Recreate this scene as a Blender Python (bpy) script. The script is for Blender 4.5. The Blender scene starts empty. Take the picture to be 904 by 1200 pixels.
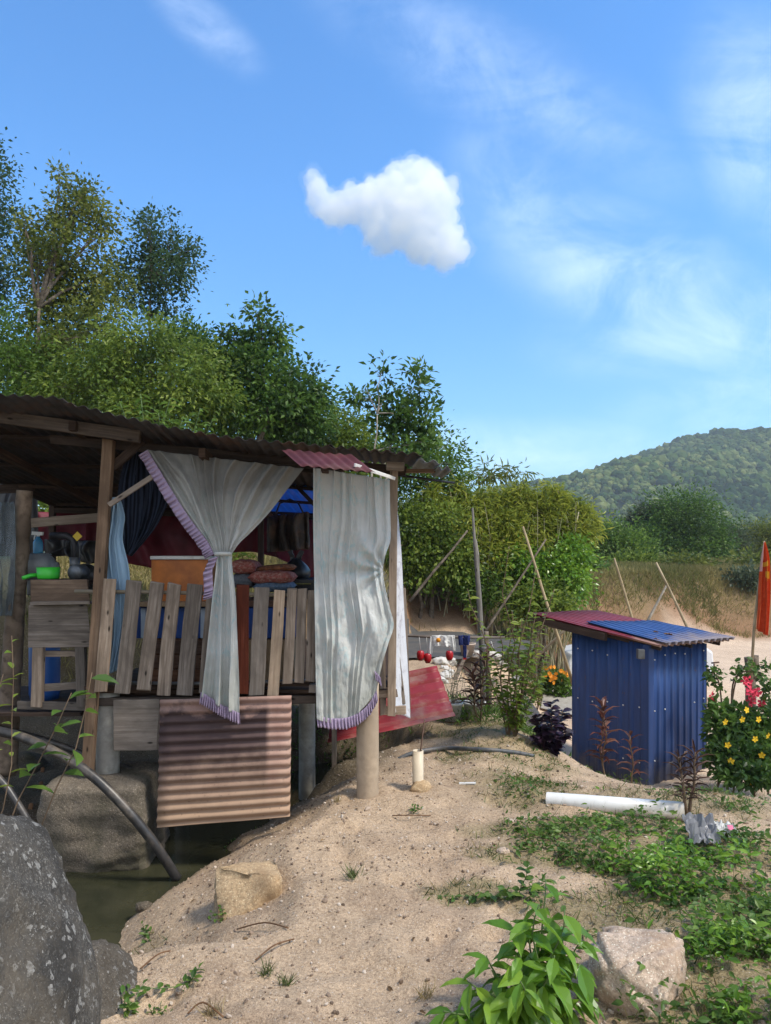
import bpy, bmesh, math, random
import numpy as np
from mathutils import Vector, Matrix, noise

RN = random.Random(11)
NR = np.random.default_rng(11)
SC = bpy.context.scene
COL = SC.collection
PI = math.pi

# ------------------------------------------------------------------ camera space -> world helper
F, HX, HY, ZC = 870.0, 452.0, 650.0, 1.65       # focal length and horizon measured on the photograph

def P(px, py, d):
    return Vector(((px - HX) / F * d, d, ZC + (HY - py) / F * d))

# ------------------------------------------------------------------ numeric helpers
def sm(a, b, t):
    t = np.clip((np.asarray(t, float) - a) / (b - a), 0, 1)
    return t * t * (3 - 2 * t)

def _hash(i, j, seed):
    h = np.sin(i * 127.1 + j * 311.7 + seed * 74.7) * 43758.5453
    return h - np.floor(h)

def vnoise(x, y, seed=0):
    x = np.asarray(x, float); y = np.asarray(y, float)
    i = np.floor(x); j = np.floor(y); u = x - i; v = y - j
    u = u * u * (3 - 2 * u); v = v * v * (3 - 2 * v)
    a = _hash(i, j, seed); b = _hash(i + 1, j, seed); c = _hash(i, j + 1, seed); d = _hash(i + 1, j + 1, seed)
    return (a + (b - a) * u) * (1 - v) + (c + (d - c) * u) * v - 0.5

def fbm(x, y, seed=0, oct=4):
    s = 0; a = 1.0
    for k in range(oct):
        s = s + a * vnoise(np.asarray(x) * 2 ** k, np.asarray(y) * 2 ** k, seed + k * 17)
        a *= .5
    return s

# ------------------------------------------------------------------ terrain
CH = np.array([(-3.3, 3.3), (-2.5, 3.9), (-2.0, 4.4), (-1.78, 4.85), (-1.66, 5.3), (-1.42, 5.8), (-.85, 6.35), (-.3, 6.9)])

def chan_dist(x, y):
    best = np.full(np.shape(x), 1e9)
    for a, b in zip(CH[:-1], CH[1:]):
        ab = b - a
        t = np.clip(((x - a[0]) * ab[0] + (y - a[1]) * ab[1]) / (ab @ ab), 0, 1)
        best = np.minimum(best, np.hypot(x - a[0] - t * ab[0], y - a[1] - t * ab[1]))
    return best

YB_X = [-60, -8, -2, -1.0, -.5, .0, .6, 3, 4.6, 6.2, 8, 14, 40, 120]
YB_Y = [7, 7.4, 8.0, 8.2, 9.6, 13, 16.2, 16.6, 18, 22, 26.5, 28.5, 30, 40]

def terrain(x, y):
    x = np.asarray(x, float); y = np.asarray(y, float)
    near = 1 - sm(9, 16, y)
    z = near * (.09 * fbm(x * .7, y * .7, 3) + .05 * fbm(x * 2.6, y * 2.6, 9) + .026 * fbm(x * 9, y * 9, 5) - .035 * sm(.28, .55, fbm(x * 4.3, y * 4.3, 6)))
    z = z + (1 - near) * .15 * fbm(x * .25, y * .25, 8)
    # little sand mound in the middle
    z = z + .10 * np.exp(-((x + .1) / .9) ** 2 - ((y - 4.1) / .7) ** 2)
    z = z + .10 * np.exp(-((x - 1.2) / .5) ** 2 - ((y - 6.4) / .5) ** 2)
    # fall towards the lower lot on the right
    drop = -.37 * np.maximum(0, y - 5.1) * sm(.9, 2.4, x)
    drop = np.maximum(drop, -1.5 - .0 * x)
    drop = np.where(y > 12, -1.5 * sm(1.6, 3.2, x), drop)
    z = z + drop
    # small ledge in front of the shed
    lx = sm(1.7, 2.1, x) * (1 - sm(2.5, 2.8, x + .2 * fbm(x * 3, y * 3, 4)))
    z = z + .07 * lx * sm(6.2, 6.8, y) * (1 - sm(8.2, 8.7, y + .3 * fbm(x * 3, y * 3, 2)))
    z = z - .10 * sm(2.3, 2.9, x) * (1 - sm(4.9, 5.6, y))
    # banks and hillside
    yb = np.interp(x, YB_X, YB_Y) + .5 * fbm(x * .6, y * .2, 31)
    hb = np.interp(x, [-3, 0, 3, 6, 9], [1.25, 1.0, 1.0, 2.0, 2.35])
    b = y - yb
    z = z + hb * sm(0, np.interp(x, [-1, 0, 3, 9, 12], [.9, 1.2, 1.6, 2.4, 3.0]), b + .35 * fbm(x * 1.1, y * 1.1, 21))
    sl = np.interp(x, [-6, -1, 1, 6, 12], [.30, .26, .10, .035, .03])
    z = z + sl * np.clip(b - 1.5, 0, 26)
    # stream channel and the low ground left of it
    xc = np.interp(y, CH[:, 1], CH[:, 0])
    z = z - .30 * sm(.1, .9, xc - x) * (1 - sm(7, 8, y)) * sm(2.4, 3.4, y)
    cd = chan_dist(x, y) + .16 * fbm(x * 3.0, y * 3.0, 12)
    m = 1 - sm(.28, np.interp(y, [4.6, 5.6], [1.08, .75]), cd)
    z = z * (1 - m) + (-.62) * m
    # gentle wet sand shelving into the water on the near side
    s = x - np.interp(y, [3.0, 3.7, 4.18, 4.6, 5.06, 5.61, 5.95], [-1.22, -1.32, -1.44, -1.25, -1.15, -.97, -.70])
    cap = -.40 + .50 * s + .05 * fbm(x * 4, y * 4, 19) + (2.0 * sm(5.7, 6.6, y)) + 2.0 * sm(3.3, 2.6, y) + 2.0 * sm(-.4, -1.0, s)
    z = np.minimum(z, np.maximum(cap, -.62))
    return z

def Tz(x, y):
    return float(terrain(np.array([x]), np.array([y]))[0])

def G(px, py, dmin=1.6, dmax=90):
    ds = np.concatenate([np.arange(dmin, 12, .01), np.arange(12, dmax, .1)])
    x = (px - HX) / F * ds
    z = ZC + (HY - py) / F * ds
    t = terrain(x, ds)
    k = np.argmax(z <= t)
    if not (z <= t).any():
        k = len(ds) - 1
    return Vector((x[k], ds[k], t[k]))

# ------------------------------------------------------------------ node helpers
def nd(nt, typ, ins=None, **props):
    n = nt.nodes.new(typ)
    for k, v in props.items():
        setattr(n, k, v)
    for k, v in (ins or {}).items():
        s = n.inputs[k]
        if isinstance(v, bpy.types.NodeSocket):
            nt.links.new(v, s)
        else:
            s.default_value = v
    return n

def c4(c):
    return (c[0], c[1], c[2], 1)

def ramp(nt, fac, stops):
    n = nt.nodes.new('ShaderNodeValToRGB')
    e = n.color_ramp.elements
    while len(e) < len(stops):
        e.new(.5)
    for el, (p, c) in zip(e, stops):
        el.position = p
        el.color = c4(c) if not isinstance(c, (int, float)) else (c, c, c, 1)
    nt.links.new(fac, n.inputs[0])
    return n.outputs[0]

def mix(nt, fac, a, b, mode='MIX'):
    n = nt.nodes.new('ShaderNodeMix'); n.data_type = 'RGBA'; n.blend_type = mode
    for s, v in ((n.inputs[0], fac), (n.inputs[6], a), (n.inputs[7], b)):
        if isinstance(v, bpy.types.NodeSocket):
            nt.links.new(v, s)
        elif isinstance(v, (int, float)):
            s.default_value = v
        else:
            s.default_value = c4(v)
    return n.outputs[2]

def mth(nt, op, a, b=0.0, clamp=False):
    n = nt.nodes.new('ShaderNodeMath'); n.operation = op; n.use_clamp = clamp
    for s, v in ((n.inputs[0], a), (n.inputs[1], b)):
        if isinstance(v, bpy.types.NodeSocket):
            nt.links.new(v, s)
        else:
            s.default_value = v
    return n.outputs[0]

def mat(name):
    m = bpy.data.materials.new(name); m.use_nodes = True
    nt = m.node_tree; nt.nodes.clear()
    out = nt.nodes.new('ShaderNodeOutputMaterial')
    b = nt.nodes.new('ShaderNodeBsdfPrincipled')
    nt.links.new(b.outputs[0], out.inputs[0])
    return m, nt, b, out

def bump(nt, b, h, strength=.3, dist=.01):
    n = nd(nt, 'ShaderNodeBump', {'Height': h, 'Strength': strength, 'Distance': dist})
    nt.links.new(n.outputs[0], b.inputs['Normal'])

def tc(nt, kind='Object'):
    return nd(nt, 'ShaderNodeTexCoord').outputs[kind]

def mapd(nt, vec, scale=(1, 1, 1), loc=(0, 0, 0)):
    return nd(nt, 'ShaderNodeMapping', {'Vector': vec, 'Scale': scale, 'Location': loc}).outputs[0]

def noi(nt, vec, scale, detail=4, rough=.55, dist=0.0):
    return nd(nt, 'ShaderNodeTexNoise', {'Vector': vec, 'Scale': scale, 'Detail': detail, 'Roughness': rough, 'Distortion': dist}).outputs[0]

def setc(nt, b, col, rough=.8, spec=.3, metal=0.0):
    for s, v in (('Base Color', col), ('Roughness', rough), ('Specular IOR Level', spec), ('Metallic', metal)):
        if isinstance(v, bpy.types.NodeSocket):
            nt.links.new(v, b.inputs[s])
        elif isinstance(v, (int, float)):
            b.inputs[s].default_value = v
        else:
            b.inputs[s].default_value = c4(v)

def plain(name, col, rough=.6, var=.25, scale=14, spec=.35, metal=0.0, dirt=None, dscale=5, bmp=.15):
    """one base colour broken up by noise and optional dirt blotches"""
    m, nt, b, out = mat(name)
    o = tc(nt)
    n1 = noi(nt, o, scale, 5)
    lo = [c * (1 - var) for c in col]; hi = [min(1, c * (1 + var)) for c in col]
    c = ramp(nt, n1, [(.3, lo), (.7, hi)])
    if dirt:
        n2 = noi(nt, o, dscale, 6, .65)
        c = mix(nt, ramp(nt, n2, [(.48, 0.0), (.68, .85)]), c, dirt)
    setc(nt, b, c, rough, spec, metal)
    bump(nt, b, n1, bmp, .01)
    return m

def wood(name, c1, c2, c3, rough=.85, gs=1.0):
    """weathered timber: grain follows the UV length of each board"""
    m, nt, b, out = mat(name)
    uv = tc(nt, 'UV')
    rnd = nd(nt, 'ShaderNodeObjectInfo').outputs['Random']
    off = nd(nt, 'ShaderNodeCombineXYZ', {0: mth(nt, 'MULTIPLY', rnd, 37.0), 1: mth(nt, 'MULTIPLY', rnd, 91.0)}).outputs[0]
    v = nd(nt, 'ShaderNodeVectorMath', {0: uv, 1: off}, operation='ADD').outputs[0]
    g = noi(nt, mapd(nt, v, (2.2 * gs, 55 * gs, 1)), 1.0, 7, .62, .6)
    st = noi(nt, mapd(nt, v, (3.5, 9, 1)), 1.0, 5, .6, .4)
    c = ramp(nt, g, [(.28, c1), (.5, c2), (.74, c3)])
    c = mix(nt, ramp(nt, st, [(.38, .0), (.62, .75)]), c, [x * .52 for x in c2])
    vo = nd(nt, 'ShaderNodeTexVoronoi', {'Vector': mapd(nt, v, (5, 14, 1)), 'Scale': 1.0, 'Randomness': 1.0}).outputs['Distance']
    kn = ramp(nt, vo, [(.05, 1.0), (.13, 0.0)])
    c = mix(nt, kn, c, [x * .22 for x in c1])
    h = nd(nt, 'ShaderNodeHueSaturation', {'Hue': .5, 'Saturation': mth(nt, 'ADD', mth(nt, 'MULTIPLY', rnd, .5), .72), 'Value': mth(nt, 'ADD', mth(nt, 'MULTIPLY', rnd, .75), .60), 'Fac': 1.0, 'Color': c}).outputs[0]
    setc(nt, b, h, rough, .2)
    bump(nt, b, g, .5, .006)
    return m

def leafmat(name, dark, mid, light, trans=.42, rough=.45, spec=.35):
    m, nt, b, out = mat(name)
    t = nd(nt, 'ShaderNodeAttribute', attribute_name='tint').outputs['Fac']
    c = ramp(nt, t, [(0.0, dark), (.5, mid), (1.0, light)])
    setc(nt, b, c, rough, spec)
    tr = nd(nt, 'ShaderNodeBsdfTranslucent', {'Color': mix(nt, .5, c, light)})
    ms = nd(nt, 'ShaderNodeMixShader', {0: trans, 1: b.outputs[0], 2: tr.outputs[0]})
    nt.links.new(ms.outputs[0], out.inputs[0])
    return m

# ------------------------------------------------------------------ mesh builder
class MB:
    def __init__(s):
        s.v = []; s.f = []; s.uv = []; s.sm = []

    def add(s, verts, faces, uvs=None, smooth=False):
        o = len(s.v)
        s.v += [tuple(p) for p in verts]
        for k, f in enumerate(faces):
            s.f.append([i + o for i in f]); s.sm.append(smooth)
            s.uv.append(uvs[k] if uvs else [(verts[i][0], verts[i][2]) for i in f])

    def plank(s, p0, p1, w, t, nrm=(0, -1, 0), seg=6, jit=.04, wob=0.0):
        """board from p0 to p1, width w across, thickness t along nrm, slightly uneven"""
        p0 = Vector(p0); p1 = Vector(p1); L = (p1 - p0).length; ax = (p1 - p0).normalized()
        n = Vector(nrm); n = (n - ax * n.dot(ax)).normalized(); sd = ax.cross(n)
        vs = []; ph = RN.random() * 9
        for i in range(seg + 1):
            u = i / seg
            c = p0.lerp(p1, u) + sd * (math.sin(u * 3 + ph) * wob)
            for (a, bb) in ((-1, -1), (1, -1), (1, 1), (-1, 1)):
                ww = w / 2 * (1 + RN.uniform(-jit, jit))
                e = ax * (RN.uniform(-1, 1) * w * .11 if i in (0, seg) else 0)
                vs.append(c + sd * a * ww + n * bb * t / 2 + e)
        fs = []; uv = []
        for i in range(seg):
            for k in range(4):
                k2 = (k + 1) % 4
                fs.append([i * 4 + k, i * 4 + k2, i * 4 + 4 + k2, i * 4 + 4 + k])
                y0, y1 = ((-w / 2, w / 2), (w / 2, w / 2 + t), (w / 2 + t, w * 1.5 + t), (-w / 2 - t, -w / 2))[k]
                a0, a1 = L * i / seg, L * (i + 1) / seg
                uv.append([(a0, y0), (a0, y1), (a1, y1), (a1, y0)])
        fs.append([3, 2, 1, 0]); uv.append([(0, 0), (.01, 0), (.01, w), (0, w)])
        e = seg * 4
        fs.append([e, e + 1, e + 2, e + 3]); uv.append([(0, 0), (.01, 0), (.01, w), (0, w)])
        s.add(vs, fs, uv)

    def box(s, lo, hi):
        x0, y0, z0 = lo; x1, y1, z1 = hi
        vs = [(x0, y0, z0), (x1, y0, z0), (x1, y1, z0), (x0, y1, z0), (x0, y0, z1), (x1, y0, z1), (x1, y1, z1), (x0, y1, z1)]
        fs = [(0, 3, 2, 1), (4, 5, 6, 7), (0, 1, 5, 4), (1, 2, 6, 5), (2, 3, 7, 6), (3, 0, 4, 7)]
        dx, dz, dy = x1 - x0, z1 - z0, y1 - y0
        def q(a, b): return [(0, 0), (a, 0), (a, b), (0, b)]
        s.add(vs, fs, [q(dy, dx), q(dx, dy), q(dx, dz), q(dy, dz), q(dx, dz), q(dy, dz)])

    def tube(s, path, r, n=10, cap=True):
        path = [Vector(p) for p in path]
        rs = r if isinstance(r, (list, tuple)) else [r] * len(path)
        vs = []; L = 0; Ls = []
        ref = Vector((.3, .2, 1)).normalized()
        for i, p in enumerate(path):
            d = (path[min(i + 1, len(path) - 1)] - path[max(i - 1, 0)]).normalized()
            if abs(d.dot(ref)) > .95:
                ref = Vector((1, .3, 0)).normalized()
            a = (ref - d * ref.dot(d)).normalized(); b = d.cross(a); ref = a
            if i: L += (p - path[i - 1]).length
            Ls.append(L)
            for k in range(n):
                t = 2 * PI * k / n
                vs.append(p + (a * math.cos(t) + b * math.sin(t)) * rs[i])
        fs = []; uv = []
        for i in range(len(path) - 1):
            for k in range(n):
                k2 = (k + 1) % n
                fs.append([i * n + k, i * n + k2, i * n + n + k2, i * n + n + k])
                c = 2 * PI * rs[i] / n
                uv.append([(Ls[i], k * c), (Ls[i], k * c + c), (Ls[i + 1], k * c + c), (Ls[i + 1], k * c)])
        s.add(vs, fs, uv, True)
        if cap:
            o = len(s.v) - len(vs); e = o + (len(path) - 1) * n
            for ring in (list(range(o, o + n))[::-1], list(range(e, e + n))):
                s.f.append(ring); s.sm.append(False); s.uv.append([(0, 0)] * n)

    def lathe(s, prof, c, n=24, axis='z'):
        c = Vector(c); vs = []; m = len(prof)
        for (r, h) in prof:
            for k in range(n):
                t = 2 * PI * k / n
                q = Vector((r * math.cos(t), r * math.sin(t), h))
                if axis == 'x': q = Vector((h, q.x, q.y))
                if axis == 'y': q = Vector((q.x, h, q.y))
                vs.append(c + q)
        fs = []
        for i in range(m - 1):
            for k in range(n):
                k2 = (k + 1) % n
                fs.append([i * n + k, i * n + k2, i * n + n + k2, i * n + n + k])
        s.add(vs, fs, None, True)

    def grid(s, fn, nu, nv, smooth=True):
        """fn(u, v) -> (point, (uvx, uvy))"""
        vs = []; us = []
        for j in range(nv + 1):
            for i in range(nu + 1):
                p, q = fn(i / nu, j / nv)
                vs.append(p); us.append(q)
        fs = []; uv = []
        for j in range(nv):
            for i in range(nu):
                a = j * (nu + 1) + i
                f = [a, a + 1, a + nu + 2, a + nu + 1]
                fs.append(f); uv.append([us[k] for k in f])
        s.add(vs, fs, uv, smooth)

WL = {}                      # world location of every created object

def link(o, parent, w):
    COL.objects.link(o)
    WL[o.name] = Vector(w)
    if parent is not None:
        o.parent = parent
        o.location = Vector(w) - WL[parent.name]
    else:
        o.location = w

def obj(name, mb, m, parent=None, base=None, solid=0, bevel=0, subsurf=0):
    vs = np.array([tuple(p) for p in mb.v], float)
    if base is None:
        base = Vector(((vs[:, 0].min() + vs[:, 0].max()) / 2, (vs[:, 1].min() + vs[:, 1].max()) / 2, vs[:, 2].min()))
    vs = vs - np.array(base)
    me = bpy.data.meshes.new(name)
    me.from_pydata([tuple(p) for p in vs], [], mb.f)
    uvl = me.uv_layers.new(name='UVMap')
    flat = [c for f in mb.uv for q in f for c in q]
    uvl.data.foreach_set('uv', flat)
    me.polygons.foreach_set('use_smooth', mb.sm)
    me.materials.append(m)
    o = bpy.data.objects.new(name, me)
    link(o, parent, base)
    if solid:
        md = o.modifiers.new('Solidify', 'SOLIDIFY'); md.thickness = solid; md.offset = 0
    if bevel:
        md = o.modifiers.new('Bevel', 'BEVEL'); md.width = bevel; md.segments = 2; md.limit_method = 'ANGLE'
    if subsurf:
        md = o.modifiers.new('Subsurf', 'SUBSURF'); md.levels = subsurf; md.render_levels = subsurf
    return o

def empty(name, w, parent=None):
    o = bpy.data.objects.new(name, None); o.empty_display_size = .1
    link(o, parent, w)
    return o

def tag(o, label=None, cat=None, group=None, kind=None):
    if label: o['label'] = label
    if cat: o['category'] = cat
    if group: o['group'] = group
    if kind: o['kind'] = kind
    return o

# ------------------------------------------------------------------ scattered faces (leaves, blades, pebbles)
T_LEAF = (np.array([(0, 0, 0), (.45, .5, .08), (1, 0, -.06), (.45, -.5, .08)]), [(0, 2, 1), (0, 3, 2)])
T_BIG = (np.array([(0, 0, 0), (.3, 0, .0), (.65, 0, -.03), (1, 0, -.16), (.22, .36, .07), (.5, .5, .07), (.8, .24, -.02), (.22, -.36, .07), (.5, -.5, .07), (.8, -.24, -.02)]),
         [(0, 1, 4), (1, 5, 4), (1, 2, 5), (2, 6, 5), (2, 3, 6), (0, 7, 1), (1, 7, 8), (1, 8, 2), (2, 8, 9), (2, 9, 3)])
T_LANCE = (np.array([(0, .0, 0), (.3, .5, .1), (.3, -.5, .1), (.3, 0, .04), (.7, .35, .02), (.7, -.35, .02), (.7, 0, -.02), (1, 0, -.22)]),
           [(0, 3, 1), (0, 2, 3), (3, 4, 1), (3, 6, 4), (3, 2, 5), (3, 5, 6), (6, 7, 4), (6, 5, 7)])
T_BLADE = (np.array([(0, .5, 0), (0, -.5, 0), (.55, .35, 0.06), (.55, -.35, .06), (1, 0, -.05)]), [(0, 1, 3), (0, 3, 2), (2, 3, 4)])

def ico(sub):
    bm = bmesh.new(); bmesh.ops.create_icosphere(bm, subdivisions=sub, radius=1)
    v = np.array([tuple(p.co) for p in bm.verts]); f = [tuple(x.index for x in q.verts) for q in bm.faces]
    bm.free(); return v, f

def scatter_mesh(name, pos, ax, nr, L, W, H, tint, tpl, m, parent=None, base=None, jitter=0.0, smooth=False):
    pos = np.asarray(pos, float); N = len(pos)
    ax = ax / np.maximum(1e-9, np.linalg.norm(ax, axis=1))[:, None]
    nr = nr - ax * (nr * ax).sum(1)[:, None]
    nr = nr / np.maximum(1e-9, np.linalg.norm(nr, axis=1))[:, None]
    sd = np.cross(nr, ax)
    tv, tf = tpl; K = len(tv)
    tvv = np.broadcast_to(tv[None], (N, K, 3))
    if jitter:
        tvv = tvv * (1 + NR.uniform(-jitter, jitter, (N, K, 1)))
    v = (pos[:, None] + tvv[..., 0:1] * (ax * L[:, None])[:, None] + tvv[..., 1:2] * (sd * W[:, None])[:, None]
         + tvv[..., 2:3] * (nr * H[:, None])[:, None]).reshape(-1, 3)
    tf = np.array(tf); T = len(tf)
    idx = (np.arange(N)[:, None, None] * K + tf[None]).reshape(-1)
    if base is None:
        base = Vector((float(v[:, 0].mean()), float(v[:, 1].mean()), float(v[:, 2].min())))
    v = v - np.array(base)
    me = bpy.data.meshes.new(name)
    me.vertices.add(N * K); me.vertices.foreach_set('co', v.ravel())
    me.loops.add(N * T * 3); me.loops.foreach_set('vertex_index', idx.astype(np.int32))
    me.polygons.add(N * T); me.polygons.foreach_set('loop_start', np.arange(N * T, dtype=np.int32) * 3)
    me.polygons.foreach_set('use_smooth', np.full(N * T, smooth))
    at = me.attributes.new('tint', 'FLOAT', 'POINT')
    at.data.foreach_set('value', np.repeat(np.clip(tint, 0, 1), K).astype(np.float32))
    me.update(calc_edges=True)
    me.materials.append(m)
    o = bpy.data.objects.new(name, me)
    link(o, parent, base)
    return o

def runit(n, up=0.0):
    v = NR.normal(size=(n, 3)); v /= np.linalg.norm(v, axis=1)[:, None]
    v[:, 2] += up
    return v

# ------------------------------------------------------------------ rocks
def rock(name, c, r, m, seed=0, sub=5, amp=.18, freq=1.6, flat=0.0, parent=None, rough=.02):
    bm = bmesh.new(); bmesh.ops.create_icosphere(bm, subdivisions=sub, radius=1)
    o = Vector((seed * 3.7, seed * 1.3, seed * 7.1))
    mb = MB()
    vs = []
    for v in bm.verts:
        p = v.co.copy()
        d = 1 + amp * noise.fractal(p * freq + o, 1.0, 2.0, 3) + rough * noise.fractal(p * 14 + o, .9, 2.0, 4)
        q = Vector((p.x * r[0], p.y * r[1], p.z * r[2])) * d
        vs.append(Vector(c) + q)
    mb.add(vs, [[x.index for x in f.verts] for f in bm.faces], None, True)
    bm.free()
    return obj(name, mb, m, parent)

def hull_rock(name, c, r, m, seed=0, npts=16, cuts=3, amp=.03, rot=0.0, box=False):
    rr = random.Random(seed)
    bm = bmesh.new()
    for i in range(npts):
        if box:
            p = Vector((rr.choice((-1, 1)) * rr.uniform(.8, 1), rr.choice((-1, 1)) * rr.uniform(.8, 1), rr.choice((-1, 1)) * rr.uniform(.85, 1)))
        else:
            p = Vector((rr.gauss(0, 1), rr.gauss(0, 1), rr.gauss(0, 1))).normalized()
        bm.verts.new((p.x * r[0], p.y * r[1], p.z * r[2]))
    res = bmesh.ops.convex_hull(bm, input=bm.verts)
    bmesh.ops.delete(bm, geom=[e for e in bm.verts if not e.link_faces], context='VERTS')
    bmesh.ops.bevel(bm, geom=list(bm.edges), offset=min(r) * .12, segments=2, affect='EDGES', clamp_overlap=True)
    bmesh.ops.triangulate(bm, faces=bm.faces)
    for k in range(cuts):
        bmesh.ops.subdivide_edges(bm, edges=[e for e in bm.edges if e.calc_length() > min(r) * .12], cuts=1)
        bmesh.ops.triangulate(bm, faces=bm.faces)
    bm.normal_update()
    o = Vector((seed * 2.1, seed, 3)); k = 1.0 / min(r)
    nv = [v.co + v.normal * (amp * min(r) / .15) * noise.fractal(v.co * k * 1.5 + o, .9, 2.1, 5) for v in bm.verts]
    R = Matrix.Rotation(rot, 3, 'Z')
    mb = MB()
    mb.add([Vector(c) + R @ p for p in nv], [[x.index for x in f.verts] for f in bm.faces], None, True)
    bm.free()
    return obj(name, mb, m)

def block_rock(name, c, h, m, seed=0, n=26):
    mb = MB(); c = Vector(c)
    o = Vector((seed, seed * 2.3, 1))
    for ax in range(3):
        for sg in (-1, 1):
            def fn(u, v, ax=ax, sg=sg):
                q = [0, 0, 0]; q[ax] = sg; q[(ax + 1) % 3] = (2 * u - 1) * sg; q[(ax + 2) % 3] = 2 * v - 1
                q = Vector(q); l = (abs(q.x) ** 9 + abs(q.y) ** 9 + abs(q.z) ** 9) ** (1 / 9.0)
                q = q / l
                p = Vector((q.x * h[0] * (1 - .10 * max(0, q.z)), q.y * h[1], q.z * h[2]))
                s = .03 * noise.fractal(p * 5 + o, .9, 2, 5)
                lay = .018 * noise.noise(Vector((p.x * 1.5, p.y * 1.5, p.z * 16 + seed)))
                return c + p * (1 + 2.2 * s) + Vector((q.x, q.y, 0)) * lay, (u, v)
            mb.grid(fn, n, n)
    return obj(name, mb, m)

# ------------------------------------------------------------------ vegetation
def bend(p0, p1, n=6, sag=.0, wob=.05):
    p0 = Vector(p0); p1 = Vector(p1); L = (p1 - p0).length
    o = Vector((RN.uniform(-9, 9), RN.uniform(-9, 9), 0))
    pts = []
    for i in range(n + 1):
        t = i / n
        w = Vector((noise.noise(o + Vector((t * 2.5, 0, 0))), noise.noise(o + Vector((0, t * 2.5, 4))), 0)) * wob * L * math.sin(PI * t)
        pts.append(p0.lerp(p1, t) + w + Vector((0, 0, sag * L * math.sin(PI * t))))
    return pts

def tree(name, label, cat, base, d, lobes, lmat, bmat, leafL=.13, leafW=.5, clumps=60, perclump=22, spread=.28, droop=.1,
         trunk_r=.12, top=None, tpl=T_LEAF, group=None, stems=1, shell=2.4, twigs=5, dens=None, tvar=.5, stray=.12):
    t = tag(empty(name, base), label, cat, group)
    base = Vector(base)
    C = [(P(px, py, d + dd), np.array([rx * d / F, (rx + ry) / 2 * d / F, ry * d / F])) for (px, py, rx, ry, dd) in lobes]
    area = [c[1][0] * c[1][2] for c in C]; tot = sum(area)
    mb = MB()
    if top is None:
        top = sum((c[0] for c in C), Vector()) / len(C)
    tops = [Vector(top) + Vector((RN.uniform(-1, 1), RN.uniform(-1, 1), RN.uniform(-.5, .5))) * (.25 * (stems - 1) ** .5) for _ in range(stems)]
    trunks = []
    for tp in tops:
        b0 = base + Vector((RN.uniform(-.25, .25), RN.uniform(-.25, .25), 0)) * (1 if stems > 1 else 0) - Vector((0, 0, .15))
        path = bend(b0, tp, 8, 0, .10)
        mb.tube(path, [trunk_r * (1 - .72 * i / 8) for i in range(9)], 8)
        trunks.append(path)
    Ps = []; Ax = []; Tn = []
    for (c, r), a in zip(C, area):
        path = trunks[RN.randrange(stems)]
        st = min(path[2:], key=lambda q: (q - c).length + max(0, q.z - c.z) * 1.5)
        limb = bend(st, c, 5, .06, .12)
        mb.tube(limb, [trunk_r * .42 * (1 - .7 * i / 5) for i in range(6)], 6)
        n = max(3, int(clumps * a / tot))
        u = NR.normal(size=(n, 3)); u /= np.linalg.norm(u, axis=1)[:, None]
        k = NR.random(n) ** (1 / shell)
        k = np.where(NR.random(n) < stray, k * 1.22, k)
        cen = np.array(c) + u * k[:, None] * r
        for i in range(n):
            if i < twigs:
                mb.tube(bend(limb[RN.randrange(2, 6)], Vector(cen[i]), 3, .05, .15), [trunk_r * .12, trunk_r * .09, trunk_r * .07, trunk_r * .04], 5, False)
            s = spread * min(1.0, .45 + r.mean()) * RN.uniform(.7, 1.3)
            m = int(perclump * RN.uniform(.6, 1.4))
            q = NR.normal(size=(m, 3)) * s * np.array([1, 1, .75])
            Ps.append(cen[i] + q)
            a_ = q / (np.linalg.norm(q, axis=1)[:, None] + 1e-6) + NR.normal(size=(m, 3)) * .6 + u[i] * .4
            a_[:, 2] -= droop
            Ax.append(a_)
            Tn.append(np.clip(RN.gauss(.5, tvar * .38) + NR.normal(size=m) * .13, 0, 1))
    obj('trunk', mb, bmat, t)
    pos = np.concatenate(Ps); ax = np.concatenate(Ax); tn = np.concatenate(Tn)
    n = len(pos)
    L = leafL * NR.uniform(.6, 1.3, n)
    nr = runit(n, .9)
    scatter_mesh('crown', pos, ax, nr, L, L * leafW, L, tn, tpl, lmat, t)
    return t

def stem_plant(name, label, cat, base, stems, lmat, smat, leafL, leafW=.4, n=16, tpl=T_BIG, group=None, r=.006, droop=.4, whorl=False, start=.2, splay=.9, tintmu=.5):
    """stems: list of tip points; leaves set alternately along each stem"""
    t = tag(empty(name, base), label, cat, group)
    mb = MB(); Ps = []; Ax = []; Ls = []; Tn = []
    for tip in stems:
        path = bend(Vector(base) - Vector((0, 0, .03)), tip, 8, .0, .12)
        mb.tube(path, [r * (1 - .6 * i / 8) for i in range(9)], 6)
        for k in range(n):
            u = start + (1 - start) * (k + RN.random() * .6) / n
            u = min(u, .999)
            i = int(u * 8); q = path[i].lerp(path[i + 1], u * 8 - i)
            dr = (path[i + 1] - path[i]).normalized()
            a = k * 2.4 + RN.uniform(-.4, .4)
            side = Vector((math.cos(a), math.sin(a), 0))
            v = dr * (1 - splay + .5 * u) + side * splay + Vector((0, 0, -droop * RN.uniform(.4, 1.2)))
            Ps.append(q); Ax.append(v); Ls.append(leafL * RN.uniform(.65, 1.15) * (1 - .25 * abs(u - .6)))
            Tn.append(min(1, max(0, RN.gauss(tintmu, .2))))
    obj('stem', mb, smat, t)
    n_ = len(Ps); L = np.array(Ls)
    nr = NR.normal(size=(n_, 3)) * .35; nr[:, 2] += 1
    scatter_mesh('leaves', np.array([tuple(p) for p in Ps]), np.array([tuple(p) for p in Ax]), nr, L, L * leafW, L, np.array(Tn), tpl, lmat, t)
    return t

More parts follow.
